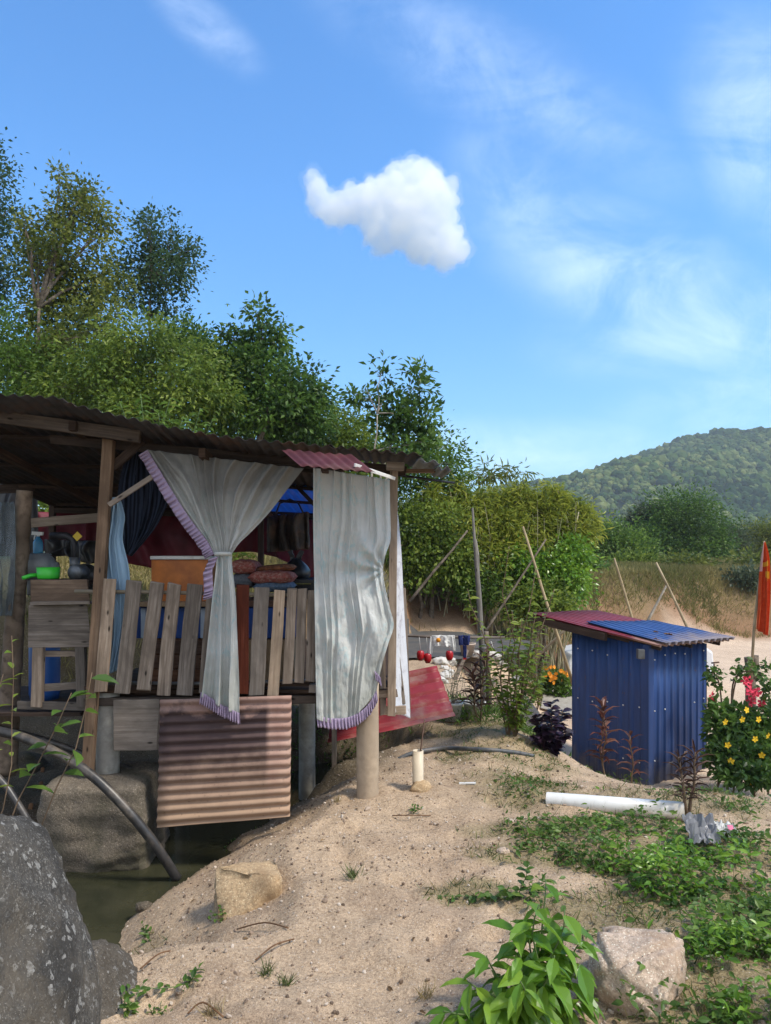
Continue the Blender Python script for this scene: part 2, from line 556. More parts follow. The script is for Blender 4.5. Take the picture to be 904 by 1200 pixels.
# ------------------------------------------------------------------ cloth
def interp_pts(pts, t):
    k = np.linspace(0, 1, len(pts))
    return [float(np.interp(t, k, [p[i] for p in pts])) for i in range(len(pts[0]))]

def smooth_pts(pts, n=40):
    """Catmull-Rom through the points, evenly by index"""
    out = []; K = len(pts)
    for j in range(n + 1):
        u = j / n * (K - 1); i = min(int(u), K - 2); f = u - i
        p = [pts[max(0, min(K - 1, i + o))] for o in (-1, 0, 1, 2)]
        out.append(tuple(.5 * ((2 * p[1][c]) + (-p[0][c] + p[2][c]) * f + (2 * p[0][c] - 5 * p[1][c] + 4 * p[2][c] - p[3][c]) * f * f
                               + (-p[0][c] + 3 * p[1][c] - 3 * p[2][c] + p[3][c]) * f ** 3) for c in range(len(pts[0]))))
    return out

def drape(Lp, Rp, nf, amp, nu=110, nv=90, extra=None, ampf=None, phase=0.0, bottom=None, warp=.25):
    """Lp, Rp: edges as (px, row, depth) from top to bottom; nf vertical folds"""
    L = smooth_pts(Lp); Rr = smooth_pts(Rp)
    mb = MB()
    def fn(u, v):
        a = interp_pts(L, v); b = interp_pts(Rr, v)
        px = a[0] + (b[0] - a[0]) * u; py = a[1] + (b[1] - a[1]) * u; d = a[2] + (b[2] - a[2]) * u
        if bottom: py += bottom(u) * max(0, (v - .75) / .25)
        w = warp * noise.noise(Vector((u * 3, v * 2.2, nf * 1.7 + phase)))
        ed_ = min(1, (1 - u) * 9 + .12) * min(1, u * 14 + .2)
        th = 2 * PI * (nf * (u + .12 * noise.noise(Vector((u * 5 + 3, v * 1.2, phase))) + w * .12)) + phase
        k = amp * (ampf(v) if ampf else 1) * ed_
        f = math.sin(th) + .35 * math.sin(2.3 * th + 1)
        d2 = d - k * f + .006 * noise.fractal(Vector((u * 9, v * 9, phase)), 1, 2, 3) + .0035 * noise.fractal(Vector((px * .16, py * .07, phase + 3)), .8, 2, 4)
        if extra:
            ex = extra(px, py, u, v); d2 += ex
        p = P(px, py, d) + Vector((0, d2 - d, 0)) + Vector((.35 * k * math.cos(th), 0, 0))
        return p, (u, v)
    mb.grid(fn, nu, nv)
    return mb

def ruffle(pts, width, nrm, waves, amp, m, parent, name='ruffle', side=(0, 0, -1), dens=10):
    """gathered frill hanging from the polyline pts (world)"""
    pts = [Vector(p) for p in pts]
    K = len(pts) - 1
    mb = MB(); sd = Vector(side).normalized(); nn = Vector(nrm)
    def fn(u, v):
        i = min(int(u * K), K - 1); q = pts[i].lerp(pts[i + 1], u * K - i)
        ww = width * (1 + .12 * noise.noise(Vector((u * 17, 2, 3))))
        th = 2 * PI * waves * (u + .004 * noise.noise(Vector((u * 23, 0, 1))))
        aa = amp * (1 + .9 * noise.noise(Vector((u * waves * .45, 8, 1))))
        return q + sd * ww * v + nn * (aa * (.15 + v) * math.sin(th) - .004) + nn * .006 * noise.noise(Vector((u * 40, v * 2, 5))), (u * waves * .1, v)
    mb.grid(fn, int(waves * dens), 5)
    return obj(name, mb, m, parent, solid=.002)

def corr(c00, c10, c11, c01, n, amp, prof=None, nv=6, sag=.0, seed=0):
    """profiled sheet: waves counted along c00->c10, flat along c00->c01"""
    c = [Vector(p) for p in (c00, c10, c11, c01)]
    nrm = (c[1] - c[0]).cross(c[3] - c[0]).normalized()
    mb = MB()
    lu = (c[1] - c[0]).length; lv = (c[3] - c[0]).length
    def fn(u, v):
        p = c[0].lerp(c[1], u).lerp(c[3].lerp(c[2], u), v)
        t = u * n
        h = prof(t - math.floor(t)) if prof else .5 + .5 * math.sin(2 * PI * t)
        h += .45 * noise.noise(Vector((u * 2.2 + seed, v * 2.2, seed))) + .18 * noise.noise(Vector((u * 7 + seed, v * 5, seed)))
        return p + nrm * (amp * 2 * (h - .5) + sag * math.sin(PI * v)), (u * lu, v * lv)
    mb.grid(fn, max(2, int(n * (8 if prof is None else 20))), nv)
    return mb
# ================================================================== MATERIALS
M = {}
M['wood'] = wood('weathered_wood', (.085, .066, .052), (.225, .178, .140), (.38, .315, .26))
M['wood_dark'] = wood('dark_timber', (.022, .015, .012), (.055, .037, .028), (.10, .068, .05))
M['wood_brown'] = wood('brown_timber', (.08, .055, .04), (.16, .112, .08), (.24, .175, .125))
M['wood_pale'] = wood('pale_timber', (.20, .15, .11), (.33, .26, .20), (.44, .36, .29))
M['wood_red'] = wood('red_board', (.06, .022, .016), (.10, .036, .026), (.15, .06, .045))
M['orange_wood'] = plain('orange_varnish', (.50, .155, .03), .45, .2, 9, .4, 0, (.34, .10, .025), 6)
M['bamboo'] = wood('bamboo_pole', (.24, .19, .12), (.36, .29, .19), (.45, .38, .26), .6, .5)
M['pole_grey'] = wood('grey_pole', (.16, .14, .12), (.30, .27, .23), (.42, .39, .34))
M['bark'] = plain('bark', (.16, .13, .10), .9, .5, 18, .1, 0, (.05, .04, .03), 6, .6)
M['bark_pale'] = plain('pale_bark', (.30, .27, .22), .9, .45, 14, .1, 0, (.12, .10, .08), 6, .5)
M['log'] = plain('log_bark', (.20, .15, .11), .9, .5, 20, .1, 0, (.05, .035, .025), 5, .7)
M['white_paint'] = plain('white_paint', (.70, .69, .66), .5, .06, 10, .4, 0, (.42, .38, .32), 6)
M['white_plastic'] = plain('white_plastic', (.72, .71, .67), .35, .05, 9, .5, 0, (.45, .40, .32), 4)
M['green_plastic'] = plain('green_plastic', (.05, .52, .04), .35, .06, 12, .5)
M['blue_plastic'] = plain('blue_plastic', (.02, .10, .35), .4, .1, 8, .5)
M['blue_board'] = plain('blue_board', (.012, .06, .26), .45, .15, 8, .4)
M['pale_blue'] = plain('pale_blue', (.42, .50, .60), .5, .08, 12, .4)
M['cardboard'] = plain('cardboard', (.36, .25, .15), .9, .15, 9, .1, 0, (.22, .14, .08), 5)
M['drawer'] = wood('drawer_wood', (.09, .04, .022), (.17, .085, .05), (.22, .12, .07), .6)
M['yellow'] = plain('yellow_label', (.55, .38, .03), .5, .1, 12)
M['black_plastic'] = plain('black_plastic', (.018, .018, .02), .35, .3, 20, .5)
M['hose'] = plain('hose_plastic', (.035, .033, .032), .4, .3, 22, .5, 0, (.16, .13, .10), 7)
M['hose_grey'] = plain('grey_hose', (.07, .075, .08), .5, .3, 22, .4, 0, (.22, .18, .14), 6)
M['dark_metal'] = plain('dark_metal', (.03, .03, .034), .5, .3, 20, .4, .4)
M['grey_metal'] = plain('grey_metal', (.14, .145, .15), .45, .2, 14, .4, .5, (.07, .06, .05), 6)
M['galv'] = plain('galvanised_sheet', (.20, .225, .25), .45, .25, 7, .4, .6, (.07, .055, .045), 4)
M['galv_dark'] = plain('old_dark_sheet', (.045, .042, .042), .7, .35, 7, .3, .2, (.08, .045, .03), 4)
M['red_sheet'] = plain('red_painted_sheet', (.27, .028, .032), .5, .22, 5, .4, 0, (.34, .20, .15), 3.5)
M['maroon_sheet'] = plain('faded_maroon_sheet', (.085, .022, .026), .7, .4, 6, .25, 0, (.11, .06, .05), 4)
M['crimson'] = plain('crimson_tarp', (.11, .010, .018), .6, .4, 4, .3)
M['red_cup'] = plain('red_plastic', (.42, .012, .016), .3, .1, 12, .5)
M['navy'] = plain('navy_cloth', (.025, .035, .12), .9, .2, 30, .1)
M['tee'] = plain('white_cloth', (.72, .71, .68), .9, .06, 20, .1)
M['orange'] = plain('orange_print', (.75, .30, .03), .8, .1, 20, .1)
M['rope'] = plain('pale_rope', (.6, .58, .54), .9, .1, 30, .1)
M['steel_rod'] = plain('rusty_rod', (.12, .07, .05), .7, .3, 20, .3, .5)
M['pink'] = plain('pink_plastic', (.5, .02, .16), .4, .08, 12, .4)
M['terracotta'] = plain('pot_clay', (.50, .40, .33), .7, .15, 10, .3, 0, (.3, .24, .18), 5)
M['glass_dark'] = plain('car_glass', (.02, .025, .03), .08, .1, 3, .6)
M['tyre'] = plain('tyre_rubber', (.02, .02, .02), .8, .1, 10, .2)
M['car_white'] = plain('car_paint', (.74, .76, .78), .25, .02, 3, .5)
M['blue_tarp'] = plain('bright_blue_tarp', (.02, .28, .62), .4, .1, 4, .5)
M['concrete'] = plain('concrete', (.36, .33, .28), .9, .18, 16, .2, 0, (.22, .19, .15), 4, .3)
M['post_concrete'] = plain('sandy_concrete', (.40, .31, .22), .9, .14, 24, .15, 0, (.24, .19, .14), 3, .3)
M['pipe_concrete'] = plain('grey_pipe_concrete', (.33, .31, .27), .85, .14, 20, .2, 0, (.52, .49, .43), 6, .3)
M['pvc'] = plain('weathered_pvc', (.60, .50, .36), .5, .08, 12, .4, 0, (.36, .27, .18), 5)
M['asphalt'] = plain('asphalt', (.085, .083, .08), .9, .25, 40, .2, 0, (.14, .12, .10), 2)
M['pale_stone'] = plain('pale_rubble', (.58, .55, .50), .9, .12, 12, .15, 0, (.4, .36, .3), 4, .4)
M['cushion_red'] = plain('red_pattern_cloth', (.33, .10, .08), .9, .3, 60, .1, 0, (.5, .33, .27), 46, .1)
M['cushion_mix'] = plain('mixed_pattern_cloth', (.30, .12, .06), .9, .5, 40, .1, 0, (.08, .07, .07), 30, .1)
M['cushion_blue'] = plain('blue_grey_cloth', (.10, .15, .22), .9, .3, 60, .1, 0, (.2, .23, .27), 40, .1)
M['cushion_grey'] = plain('grey_cloth', (.13, .14, .16), .9, .3, 40, .1)
M['bag_cloth'] = plain('brown_black_bag', (.04, .03, .024), .6, .4, 9, .3, 0, (.14, .07, .04), 7, .5)
M['flower_yellow'] = plain('yellow_petal', (.80, .52, .02), .6, .1, 20)
M['flower_orange'] = plain('orange_petal', (.80, .30, .02), .6, .15, 20)
M['flower_pink'] = plain('pink_petal', (.72, .05, .10), .6, .15, 20)
M['dead_leaf'] = plain('dead_leaf', (.15, .08, .04), .8, .3, 20, .2)

def m_cloth(name, base, dirt, blot=None, vdirt_shade=None, rough=.9):
    m, nt, b, out = mat(name)
    o = tc(nt); uv = tc(nt, 'UV')
    n1 = noi(nt, o, 3.2, 6, .6)
    c = mix(nt, ramp(nt, n1, [(.40, 0.0), (.72, .75)]), base, dirt)
    if blot:
        n2 = noi(nt, mapd(nt, o, (1, 1, .7), (4, 2, 9)), 22, 4, .65, .8)
        n3 = noi(nt, mapd(nt, o, (1, 1, 1), (14, 2, 3)), 4.5, 3, .6)
        c = mix(nt, mth(nt, 'MULTIPLY', ramp(nt, n2, [(.50, 0.0), (.62, .5)]), ramp(nt, n3, [(.38, 0.0), (.54, 1.0)])), c, blot)
    if vdirt_shade:
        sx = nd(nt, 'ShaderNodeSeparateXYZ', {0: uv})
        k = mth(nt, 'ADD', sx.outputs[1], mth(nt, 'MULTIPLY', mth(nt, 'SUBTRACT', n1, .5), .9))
        c = mix(nt, ramp(nt, k, vdirt_shade[1]), c, vdirt_shade[0])
    w = nd(nt, 'ShaderNodeTexNoise', {'Vector': mapd(nt, o, (1, 1, .25)), 'Scale': 60, 'Detail': 3}).outputs[0]
    setc(nt, b, c, rough, .08)
    b.inputs['Sheen Weight'].default_value = .1
    cr = noi(nt, mapd(nt, o, (1, 1, .4)), 17, 6, .62, .8)
    bump(nt, b, mth(nt, 'ADD', mth(nt, 'ADD', mth(nt, 'MULTIPLY', n1, 1.0), mth(nt, 'MULTIPLY', w, .2)), mth(nt, 'MULTIPLY', cr, .7)), .65, .022)
    tr = nd(nt, 'ShaderNodeBsdfTranslucent', {'Color': c})
    ms = nd(nt, 'ShaderNodeMixShader', {0: .2, 1: b.outputs[0], 2: tr.outputs[0]})
    nt.links.new(ms.outputs[0], out.inputs[0])
    return m

M['curtain_tied'] = m_cloth('curtain_tied', (.64, .64, .61), (.45, .45, .42), (.40, .55, .54), ((.20, .195, .18), [(.16, .92), (.80, 0.0)]))  # dark top: soft eave shade put into the colour, together with brownish dirt
M['curtain_long'] = m_cloth('curtain_long', (.67, .68, .66), (.50, .51, .49), (.36, .58, .62), ((.40, .41, .35), [(.60, 0.0), (1.0, .7)]))
M['lilac'] = m_cloth('lilac_frill', (.42, .33, .47), (.33, .26, .36))
M['sky_cloth'] = m_cloth('pale_blue_cloth', (.36, .52, .66), (.30, .44, .56))
M['floral'] = m_cloth('white_floral_cloth', (.72, .72, .74), (.62, .62, .63), (.28, .24, .28))

def m_stripes():
    m, nt, b, out = mat('dark_striped_cloth')
    uv = tc(nt, 'UV')
    w = nd(nt, 'ShaderNodeTexWave', {'Vector': uv, 'Scale': 5.5, 'Distortion': .4}, bands_direction='X').outputs[0]
    c = ramp(nt, w, [(.35, (.014, .018, .03)), (.65, (.04, .052, .085))])
    setc(nt, b, c, .9, .1)
    return m
M['dark_stripe'] = m_stripes()

def m_clear(name, col, a):
    m, nt, b, out = mat(name)
    n1 = noi(nt, tc(nt), 9, 5, .6, 1.2)
    setc(nt, b, col, .22, .6)
    bump(nt, b, n1, .6, .03)
    t = nd(nt, 'ShaderNodeBsdfTransparent', {'Color': (.75, .8, .82, 1)})
    ms = nd(nt, 'ShaderNodeMixShader', {0: a, 1: t.outputs[0], 2: b.outputs[0]})
    nt.links.new(ms.outputs[0], out.inputs[0])
    return m
M['clear_bag'] = m_clear('clear_plastic', (.22, .25, .27), .38)
M['jug'] = m_clear('cloudy_plastic', (.22, .24, .26), .75)
M['soap'] = m_clear('blue_soap_bottle', (.05, .24, .42), .85)

def m_bluesheet():
    m, nt, b, out = mat('translucent_blue_sheet')
    setc(nt, b, (.04, .13, .36), .4, .4)
    tr = nd(nt, 'ShaderNodeBsdfTranslucent', {'Color': (.07, .26, .60, 1)})
    ms = nd(nt, 'ShaderNodeMixShader', {0: .5, 1: b.outputs[0], 2: tr.outputs[0]})
    nt.links.new(ms.outputs[0], out.inputs[0])
    return m
M['blue_translucent'] = m_bluesheet()

def m_shed(name, base, dust, dustz):
    """painted ribbed steel: chalky streaks and mud splashed up from the ground"""
    m, nt, b, out = mat(name)
    o = tc(nt)
    n1 = noi(nt, mapd(nt, o, (9, 9, .9)), 1.0, 6, .65)
    n2 = noi(nt, o, 4, 6, .65)
    c = ramp(nt, n1, [(.3, [x * .72 for x in base]), (.55, base), (.78, [min(1, x * 1.35 + .012) for x in base])])
    z = nd(nt, 'ShaderNodeSeparateXYZ', {0: o}).outputs[2]
    k = mth(nt, 'ADD', mth(nt, 'MULTIPLY', z, -1.0 / dustz), mth(nt, 'ADD', mth(nt, 'MULTIPLY', n2, 1.7), .42))
    c = mix(nt, ramp(nt, k, [(.35, 0.0), (.95, .75)]), c, dust)
    sc = noi(nt, mapd(nt, o, (70, 70, 2.5)), 1.0, 3, .7)
    c = mix(nt, ramp(nt, sc, [(.68, 0.0), (.76, .5)]), c, [min(1, x * 2.0 + .09) for x in base])
    rs_ = noi(nt, mapd(nt, o, (6, 6, 2.2)), 3.0, 6, .7)
    c = mix(nt, ramp(nt, rs_, [(.63, 0.0), (.70, .8)]), c, (.10, .05, .03))
    setc(nt, b, c, mth(nt, 'ADD', mth(nt, 'MULTIPLY', n2, .3), .35), .4)
    bump(nt, b, n2, .15, .01)
    return m
M['shed_blue'] = m_shed('shed_blue_paint', (.017, .052, .175), (.20, .185, .18), .62)
M['roof_blue'] = m_shed('roof_blue_paint', (.020, .060, .20), (.24, .19, .17), .13)
M['roof_red'] = m_shed('roof_red_paint', (.19, .022, .030), (.40, .28, .21), .18)

def m_salmon_sheet():
    """hanging sheet: salmon primer, dark brown patch on its upper left, tan towards the bottom"""
    m, nt, b, out = mat('salmon_corrugated_sheet')
    uv = tc(nt, 'UV'); o = tc(nt)
    s = nd(nt, 'ShaderNodeSeparateXYZ', {0: uv})
    n1 = noi(nt, o, 5, 6, .65); n2 = noi(nt, o, 45, 3, .6)
    base = ramp(nt, n1, [(.3, (.30, .175, .14)), (.7, (.43, .29, .235))])
    # u runs down the sheet, v across
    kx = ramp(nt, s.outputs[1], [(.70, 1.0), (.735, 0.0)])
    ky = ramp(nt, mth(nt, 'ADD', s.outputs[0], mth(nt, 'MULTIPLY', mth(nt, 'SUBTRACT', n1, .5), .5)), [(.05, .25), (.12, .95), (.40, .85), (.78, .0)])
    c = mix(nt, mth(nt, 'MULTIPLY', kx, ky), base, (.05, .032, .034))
    kb = ramp(nt, mth(nt, 'ADD', s.outputs[0], mth(nt, 'MULTIPLY', n1, .3)), [(.5, 0.0), (.9, .8)])
    c = mix(nt, kb, c, (.40, .27, .17))
    c = mix(nt, ramp(nt, n2, [(.62, 0.0), (.72, .5)]), c, (.10, .06, .045))
    setc(nt, b, c, .75, .25)
    bump(nt, b, n2, .15, .004)
    return m
M['salmon_sheet'] = m_salmon_sheet()

def m_rock(name, c1, c2, c3, lichen=None, ls=22, stain=None, bs=.5):
    m, nt, b, out = mat(name)
    o = tc(nt)
    n1 = noi(nt, o, 4, 8, .65); n2 = noi(nt, o, 60, 5, .7); n3 = noi(nt, o, 150, 2, .6)
    c = ramp(nt, n1, [(.3, c1), (.52, c2), (.72, c3)])
    c = mix(nt, .55, c, ramp(nt, n2, [(.35, [x * .45 for x in c2]), (.62, [min(1, x * 1.5) for x in c2])]))
    c = mix(nt, ramp(nt, n3, [(.60, 0.0), (.68, .7)]), c, [min(1, x * 2.2) for x in c3])
    if stain:
        c = mix(nt, ramp(nt, noi(nt, o, 2.2, 5, .6, .5), [(.45, 0.0), (.62, .8)]), c, stain)
    if lichen:
        warp = nd(nt, 'ShaderNodeVectorMath', {0: o, 1: nd(nt, 'ShaderNodeVectorMath', {0: nd(nt, 'ShaderNodeTexNoise', {'Vector': o, 'Scale': 40, 'Detail': 3}).outputs[1], 'Scale': .05}, operation='SCALE').outputs[0]}, operation='ADD').outputs[0]
        vo = nd(nt, 'ShaderNodeTexVoronoi', {'Vector': warp, 'Scale': ls})
        d = vo.outputs['Distance']
        sz = nd(nt, 'ShaderNodeSeparateColor', {0: vo.outputs['Color']}).outputs[0]
        thr = mth(nt, 'MULTIPLY', mth(nt, 'SUBTRACT', sz, .35), .85)
        k = mth(nt, 'GREATER_THAN', thr, d)
        patch = ramp(nt, noi(nt, o, 5.0, 4, .6), [(.36, 0.0), (.50, 1.0)])
        k = mth(nt, 'MULTIPLY', mth(nt, 'MULTIPLY', k, patch), ramp(nt, n2, [(.35, .25), (.55, .95)]))
        c = mix(nt, k, c, lichen)
        vo2 = nd(nt, 'ShaderNodeTexVoronoi', {'Vector': warp, 'Scale': ls * 2.9})
        s2 = nd(nt, 'ShaderNodeSeparateColor', {0: vo2.outputs['Color']}).outputs[0]
        k2 = mth(nt, 'GREATER_THAN', mth(nt, 'MULTIPLY', mth(nt, 'SUBTRACT', s2, .35), .8), vo2.outputs['Distance'])
        k2 = mth(nt, 'MULTIPLY', k2, ramp(nt, noi(nt, o, 3.1, 5, .65), [(.38, .0), (.6, .75)]))
        c = mix(nt, k2, c, [x * .72 for x in lichen])
        c = mix(nt, ramp(nt, noi(nt, mapd(nt, o, (1, 1, 1), (7, 3, 1)), 2.6, 6, .7), [(.46, 0.0), (.62, .65)]), c, (.13, .105, .075))
    setc(nt, b, c, .9, .2)
    bump(nt, b, mth(nt, 'ADD', n2, mth(nt, 'MULTIPLY', n1, 2.0)), bs, .012)
    return m
M['boulder'] = m_rock('lichen_granite', (.032, .029, .026), (.085, .077, .066), (.17, .155, .132), (.31, .295, .265), 34, (.038, .035, .031), 1.0)
M['boulder_brown'] = m_rock('brown_granite', (.05, .042, .034), (.11, .093, .073), (.19, .165, .135), (.26, .24, .21), 40, (.07, .055, .038), 1.0)
M['brown_rock'] = m_rock('brown_wet_rock', (.05, .04, .028), (.10, .08, .058), (.16, .13, .095), None, 0, (.05, .055, .03))
M['tan_rock'] = m_rock('tan_sandstone', (.33, .22, .12), (.44, .31, .18), (.52, .39, .25), None, 0, (.30, .19, .10), .4)
M['granite'] = m_rock('pink_granite', (.36, .26, .19), (.47, .36, .27), (.58, .47, .37), None, 0, (.30, .20, .13), .6)
M['block'] = m_rock('old_footing', (.085, .07, .052), (.17, .14, .105), (.25, .205, .155), None, 0, (.075, .07, .045), .7)

M['lf_dark'] = leafmat('leaf_dark', (.016, .045, .010), (.052, .118, .024), (.14, .24, .042))
M['lf_mid'] = leafmat('leaf_mid', (.026, .062, .010), (.085, .165, .025), (.20, .31, .05))
M['lf_yel'] = leafmat('leaf_yellow_green', (.035, .075, .010), (.115, .19, .024), (.26, .32, .045))
M['lf_olive'] = leafmat('leaf_olive', (.03, .054, .010), (.105, .145, .026), (.25, .27, .05))
M['lf_blue'] = leafmat('leaf_blue_green', (.018, .045, .020), (.048, .095, .042), (.10, .165, .06))
M['lf_bushy'] = leafmat('leaf_bushy', (.032, .070, .010), (.115, .19, .026), (.27, .34, .055))
M['lf_bright'] = leafmat('leaf_bright', (.05, .13, .010), (.12, .26, .024), (.27, .42, .045), .4, .32, .5)
M['lf_bamboo'] = leafmat('leaf_bamboo', (.06, .10, .012), (.21, .28, .032), (.46, .47, .08))
M['lf_weed'] = leafmat('leaf_weed', (.030, .075, .012), (.085, .17, .028), (.20, .29, .055))
M['lf_sage'] = leafmat('leaf_sage', (.03, .05, .025), (.07, .10, .05), (.14, .17, .09))
M['lf_purple'] = leafmat('leaf_purple', (.010, .006, .012), (.024, .012, .024), (.05, .022, .04), .12)
M['lf_copper'] = leafmat('leaf_copper', (.05, .018, .016), (.14, .05, .04), (.25, .12, .08), .25)
M['lf_maroon'] = leafmat('leaf_maroon', (.025, .015, .012), (.06, .03, .024), (.12, .06, .04), .2)
M['lf_grass'] = leafmat('grass_green', (.03, .06, .012), (.075, .12, .025), (.17, .19, .06), .25)
M['lf_dry'] = leafmat('grass_dry', (.13, .10, .045), (.27, .20, .09), (.40, .32, .16), .25, .8, .1)
M['lf_far'] = leafmat('leaf_far', (.016, .03, .012), (.034, .058, .020), (.075, .10, .03), .15, .7, .1)
M['stem_green'] = plain('green_stem', (.10, .15, .05), .6, .2, 20, .3)
M['stem_brown'] = plain('brown_stem', (.16, .11, .07), .8, .25, 20, .2)
M['stem_pale'] = plain('pale_stem', (.34, .31, .20), .7, .2, 20, .2)

def m_ground():
    m, nt, b, out = mat('sandy_ground')
    o = tc(nt)
    zc = nd(nt, 'ShaderNodeVertexColor', layer_name='zone').outputs[0]
    n0 = noi(nt, o, .9, 6, .6); n1 = noi(nt, o, 7, 6, .65); n2 = noi(nt, o, 70, 4, .7); n3 = noi(nt, o, 260, 3, .7)
    h = nd(nt, 'ShaderNodeHueSaturation', {'Hue': .5, 'Saturation': 1.0, 'Fac': 1.0, 'Color': zc,
           'Value': mth(nt, 'ADD', .32, mth(nt, 'ADD', mth(nt, 'MULTIPLY', mth(nt, 'ADD', n0, n1), .44), mth(nt, 'MULTIPLY', noi(nt, o, 2.4, 6, .65), .48)))}).outputs[0]
    c = mix(nt, .8, h, ramp(nt, n2, [(.30, (.28, .25, .22)), (.5, (.5, .5, .5)), (.70, (.69, .68, .66))]), 'OVERLAY')
    c = mix(nt, .85, c, ramp(nt, n3, [(.30, (.21, .18, .15)), (.47, (.5, .5, .5)), (.66, (.76, .75, .74))]), 'OVERLAY')
    vo = nd(nt, 'ShaderNodeTexVoronoi', {'Vector': o, 'Scale': 95.0})
    g = nd(nt, 'ShaderNodeSeparateColor', {0: vo.outputs['Color']})
    pk = mth(nt, 'MULTIPLY', ramp(nt, vo.outputs['Distance'], [(.22, 1.0), (.38, 0.0)]), mth(nt, 'GREATER_THAN', g.outputs[0], .72))
    c = mix(nt, mth(nt, 'MULTIPLY', pk, .55), c, mix(nt, g.outputs[1], (.24, .17, .12), (.66, .60, .52)))
    setc(nt, b, c, .95, .1)
    hh = mth(nt, 'ADD', mth(nt, 'ADD', mth(nt, 'MULTIPLY', n1, 2.5), mth(nt, 'MULTIPLY', n2, .5)), mth(nt, 'MULTIPLY', n3, .25))
    bump(nt, b, hh, .7, .02)
    return m
M['ground'] = m_ground()

def m_water():
    m, nt, b, out = mat('murky_water')
    o = tc(nt)
    n = noi(nt, mapd(nt, o, (1, 1, 1)), 2.5, 5, .6, .5)
    setc(nt, b, ramp(nt, n, [(.35, (.022, .024, .013)), (.7, (.055, .052, .028))]), .06, .5)
    b.inputs['IOR'].default_value = 1.33
    bump(nt, b, noi(nt, o, 14, 3), .12, .01)
    return m
M['water'] = m_water()

# ================================================================== SETTING
def axis_lines(lo, hi, step, far, g=1.10):
    a = list(np.arange(lo, hi + 1e-6, step)); s = step; x = hi
    while x < far[1]:
        s *= g; x += s; a.append(x)
    s = step; x = lo
    while x > far[0]:
        s *= g; x -= s; a.insert(0, x)
    return np.array(a)

GRASS = [(px, py, rx, ry, w) for (px, py, rx, ry, w) in [
    (600, 922, .42, .40, .75), (690, 972, .50, .28, .95), (640, 1000, .42, .18, .9), (556, 1048, .30, .12, .9), (600, 876, .55, .35, .6), (770, 1005, .40, .35, .8),
    (840, 1062, .60, .45, 1), (880, 1130, .40, .4, 1), (780, 1046, .34, .22, 1), (870, 945, .9, .5, .6), (810, 1160, .35, .3, 1), (560, 852, .55, .5, .9),
    (575, 975, .22, .12, .8), (720, 895, .5, .5, .5), (650, 1060, .22, .12, .9), (170, 1110, .12, .12, .6), (700, 1080, .25, .15, 1), (720, 1010, .4, .2, .8), (840, 1000, .6, .3, .7)]]
GW = [(G(px, py), rx, ry, w) for (px, py, rx, ry, w) in GRASS]

def grassmask(x, y):
    m = np.zeros(np.shape(x))
    for g, rx, ry, w in GW:
        q = ((x - g.x) / rx) ** 2 + ((y - g.y) / ry) ** 2
        m = np.maximum(m, w * np.clip(1.35 - q, 0, 1))
    return np.clip(m * 1.2 + .9 * fbm(x * 2.3, y * 2.3, 41) * (m > .02) + .35 * fbm(x * 9, y * 9, 47) * (m > .02), 0, 1)

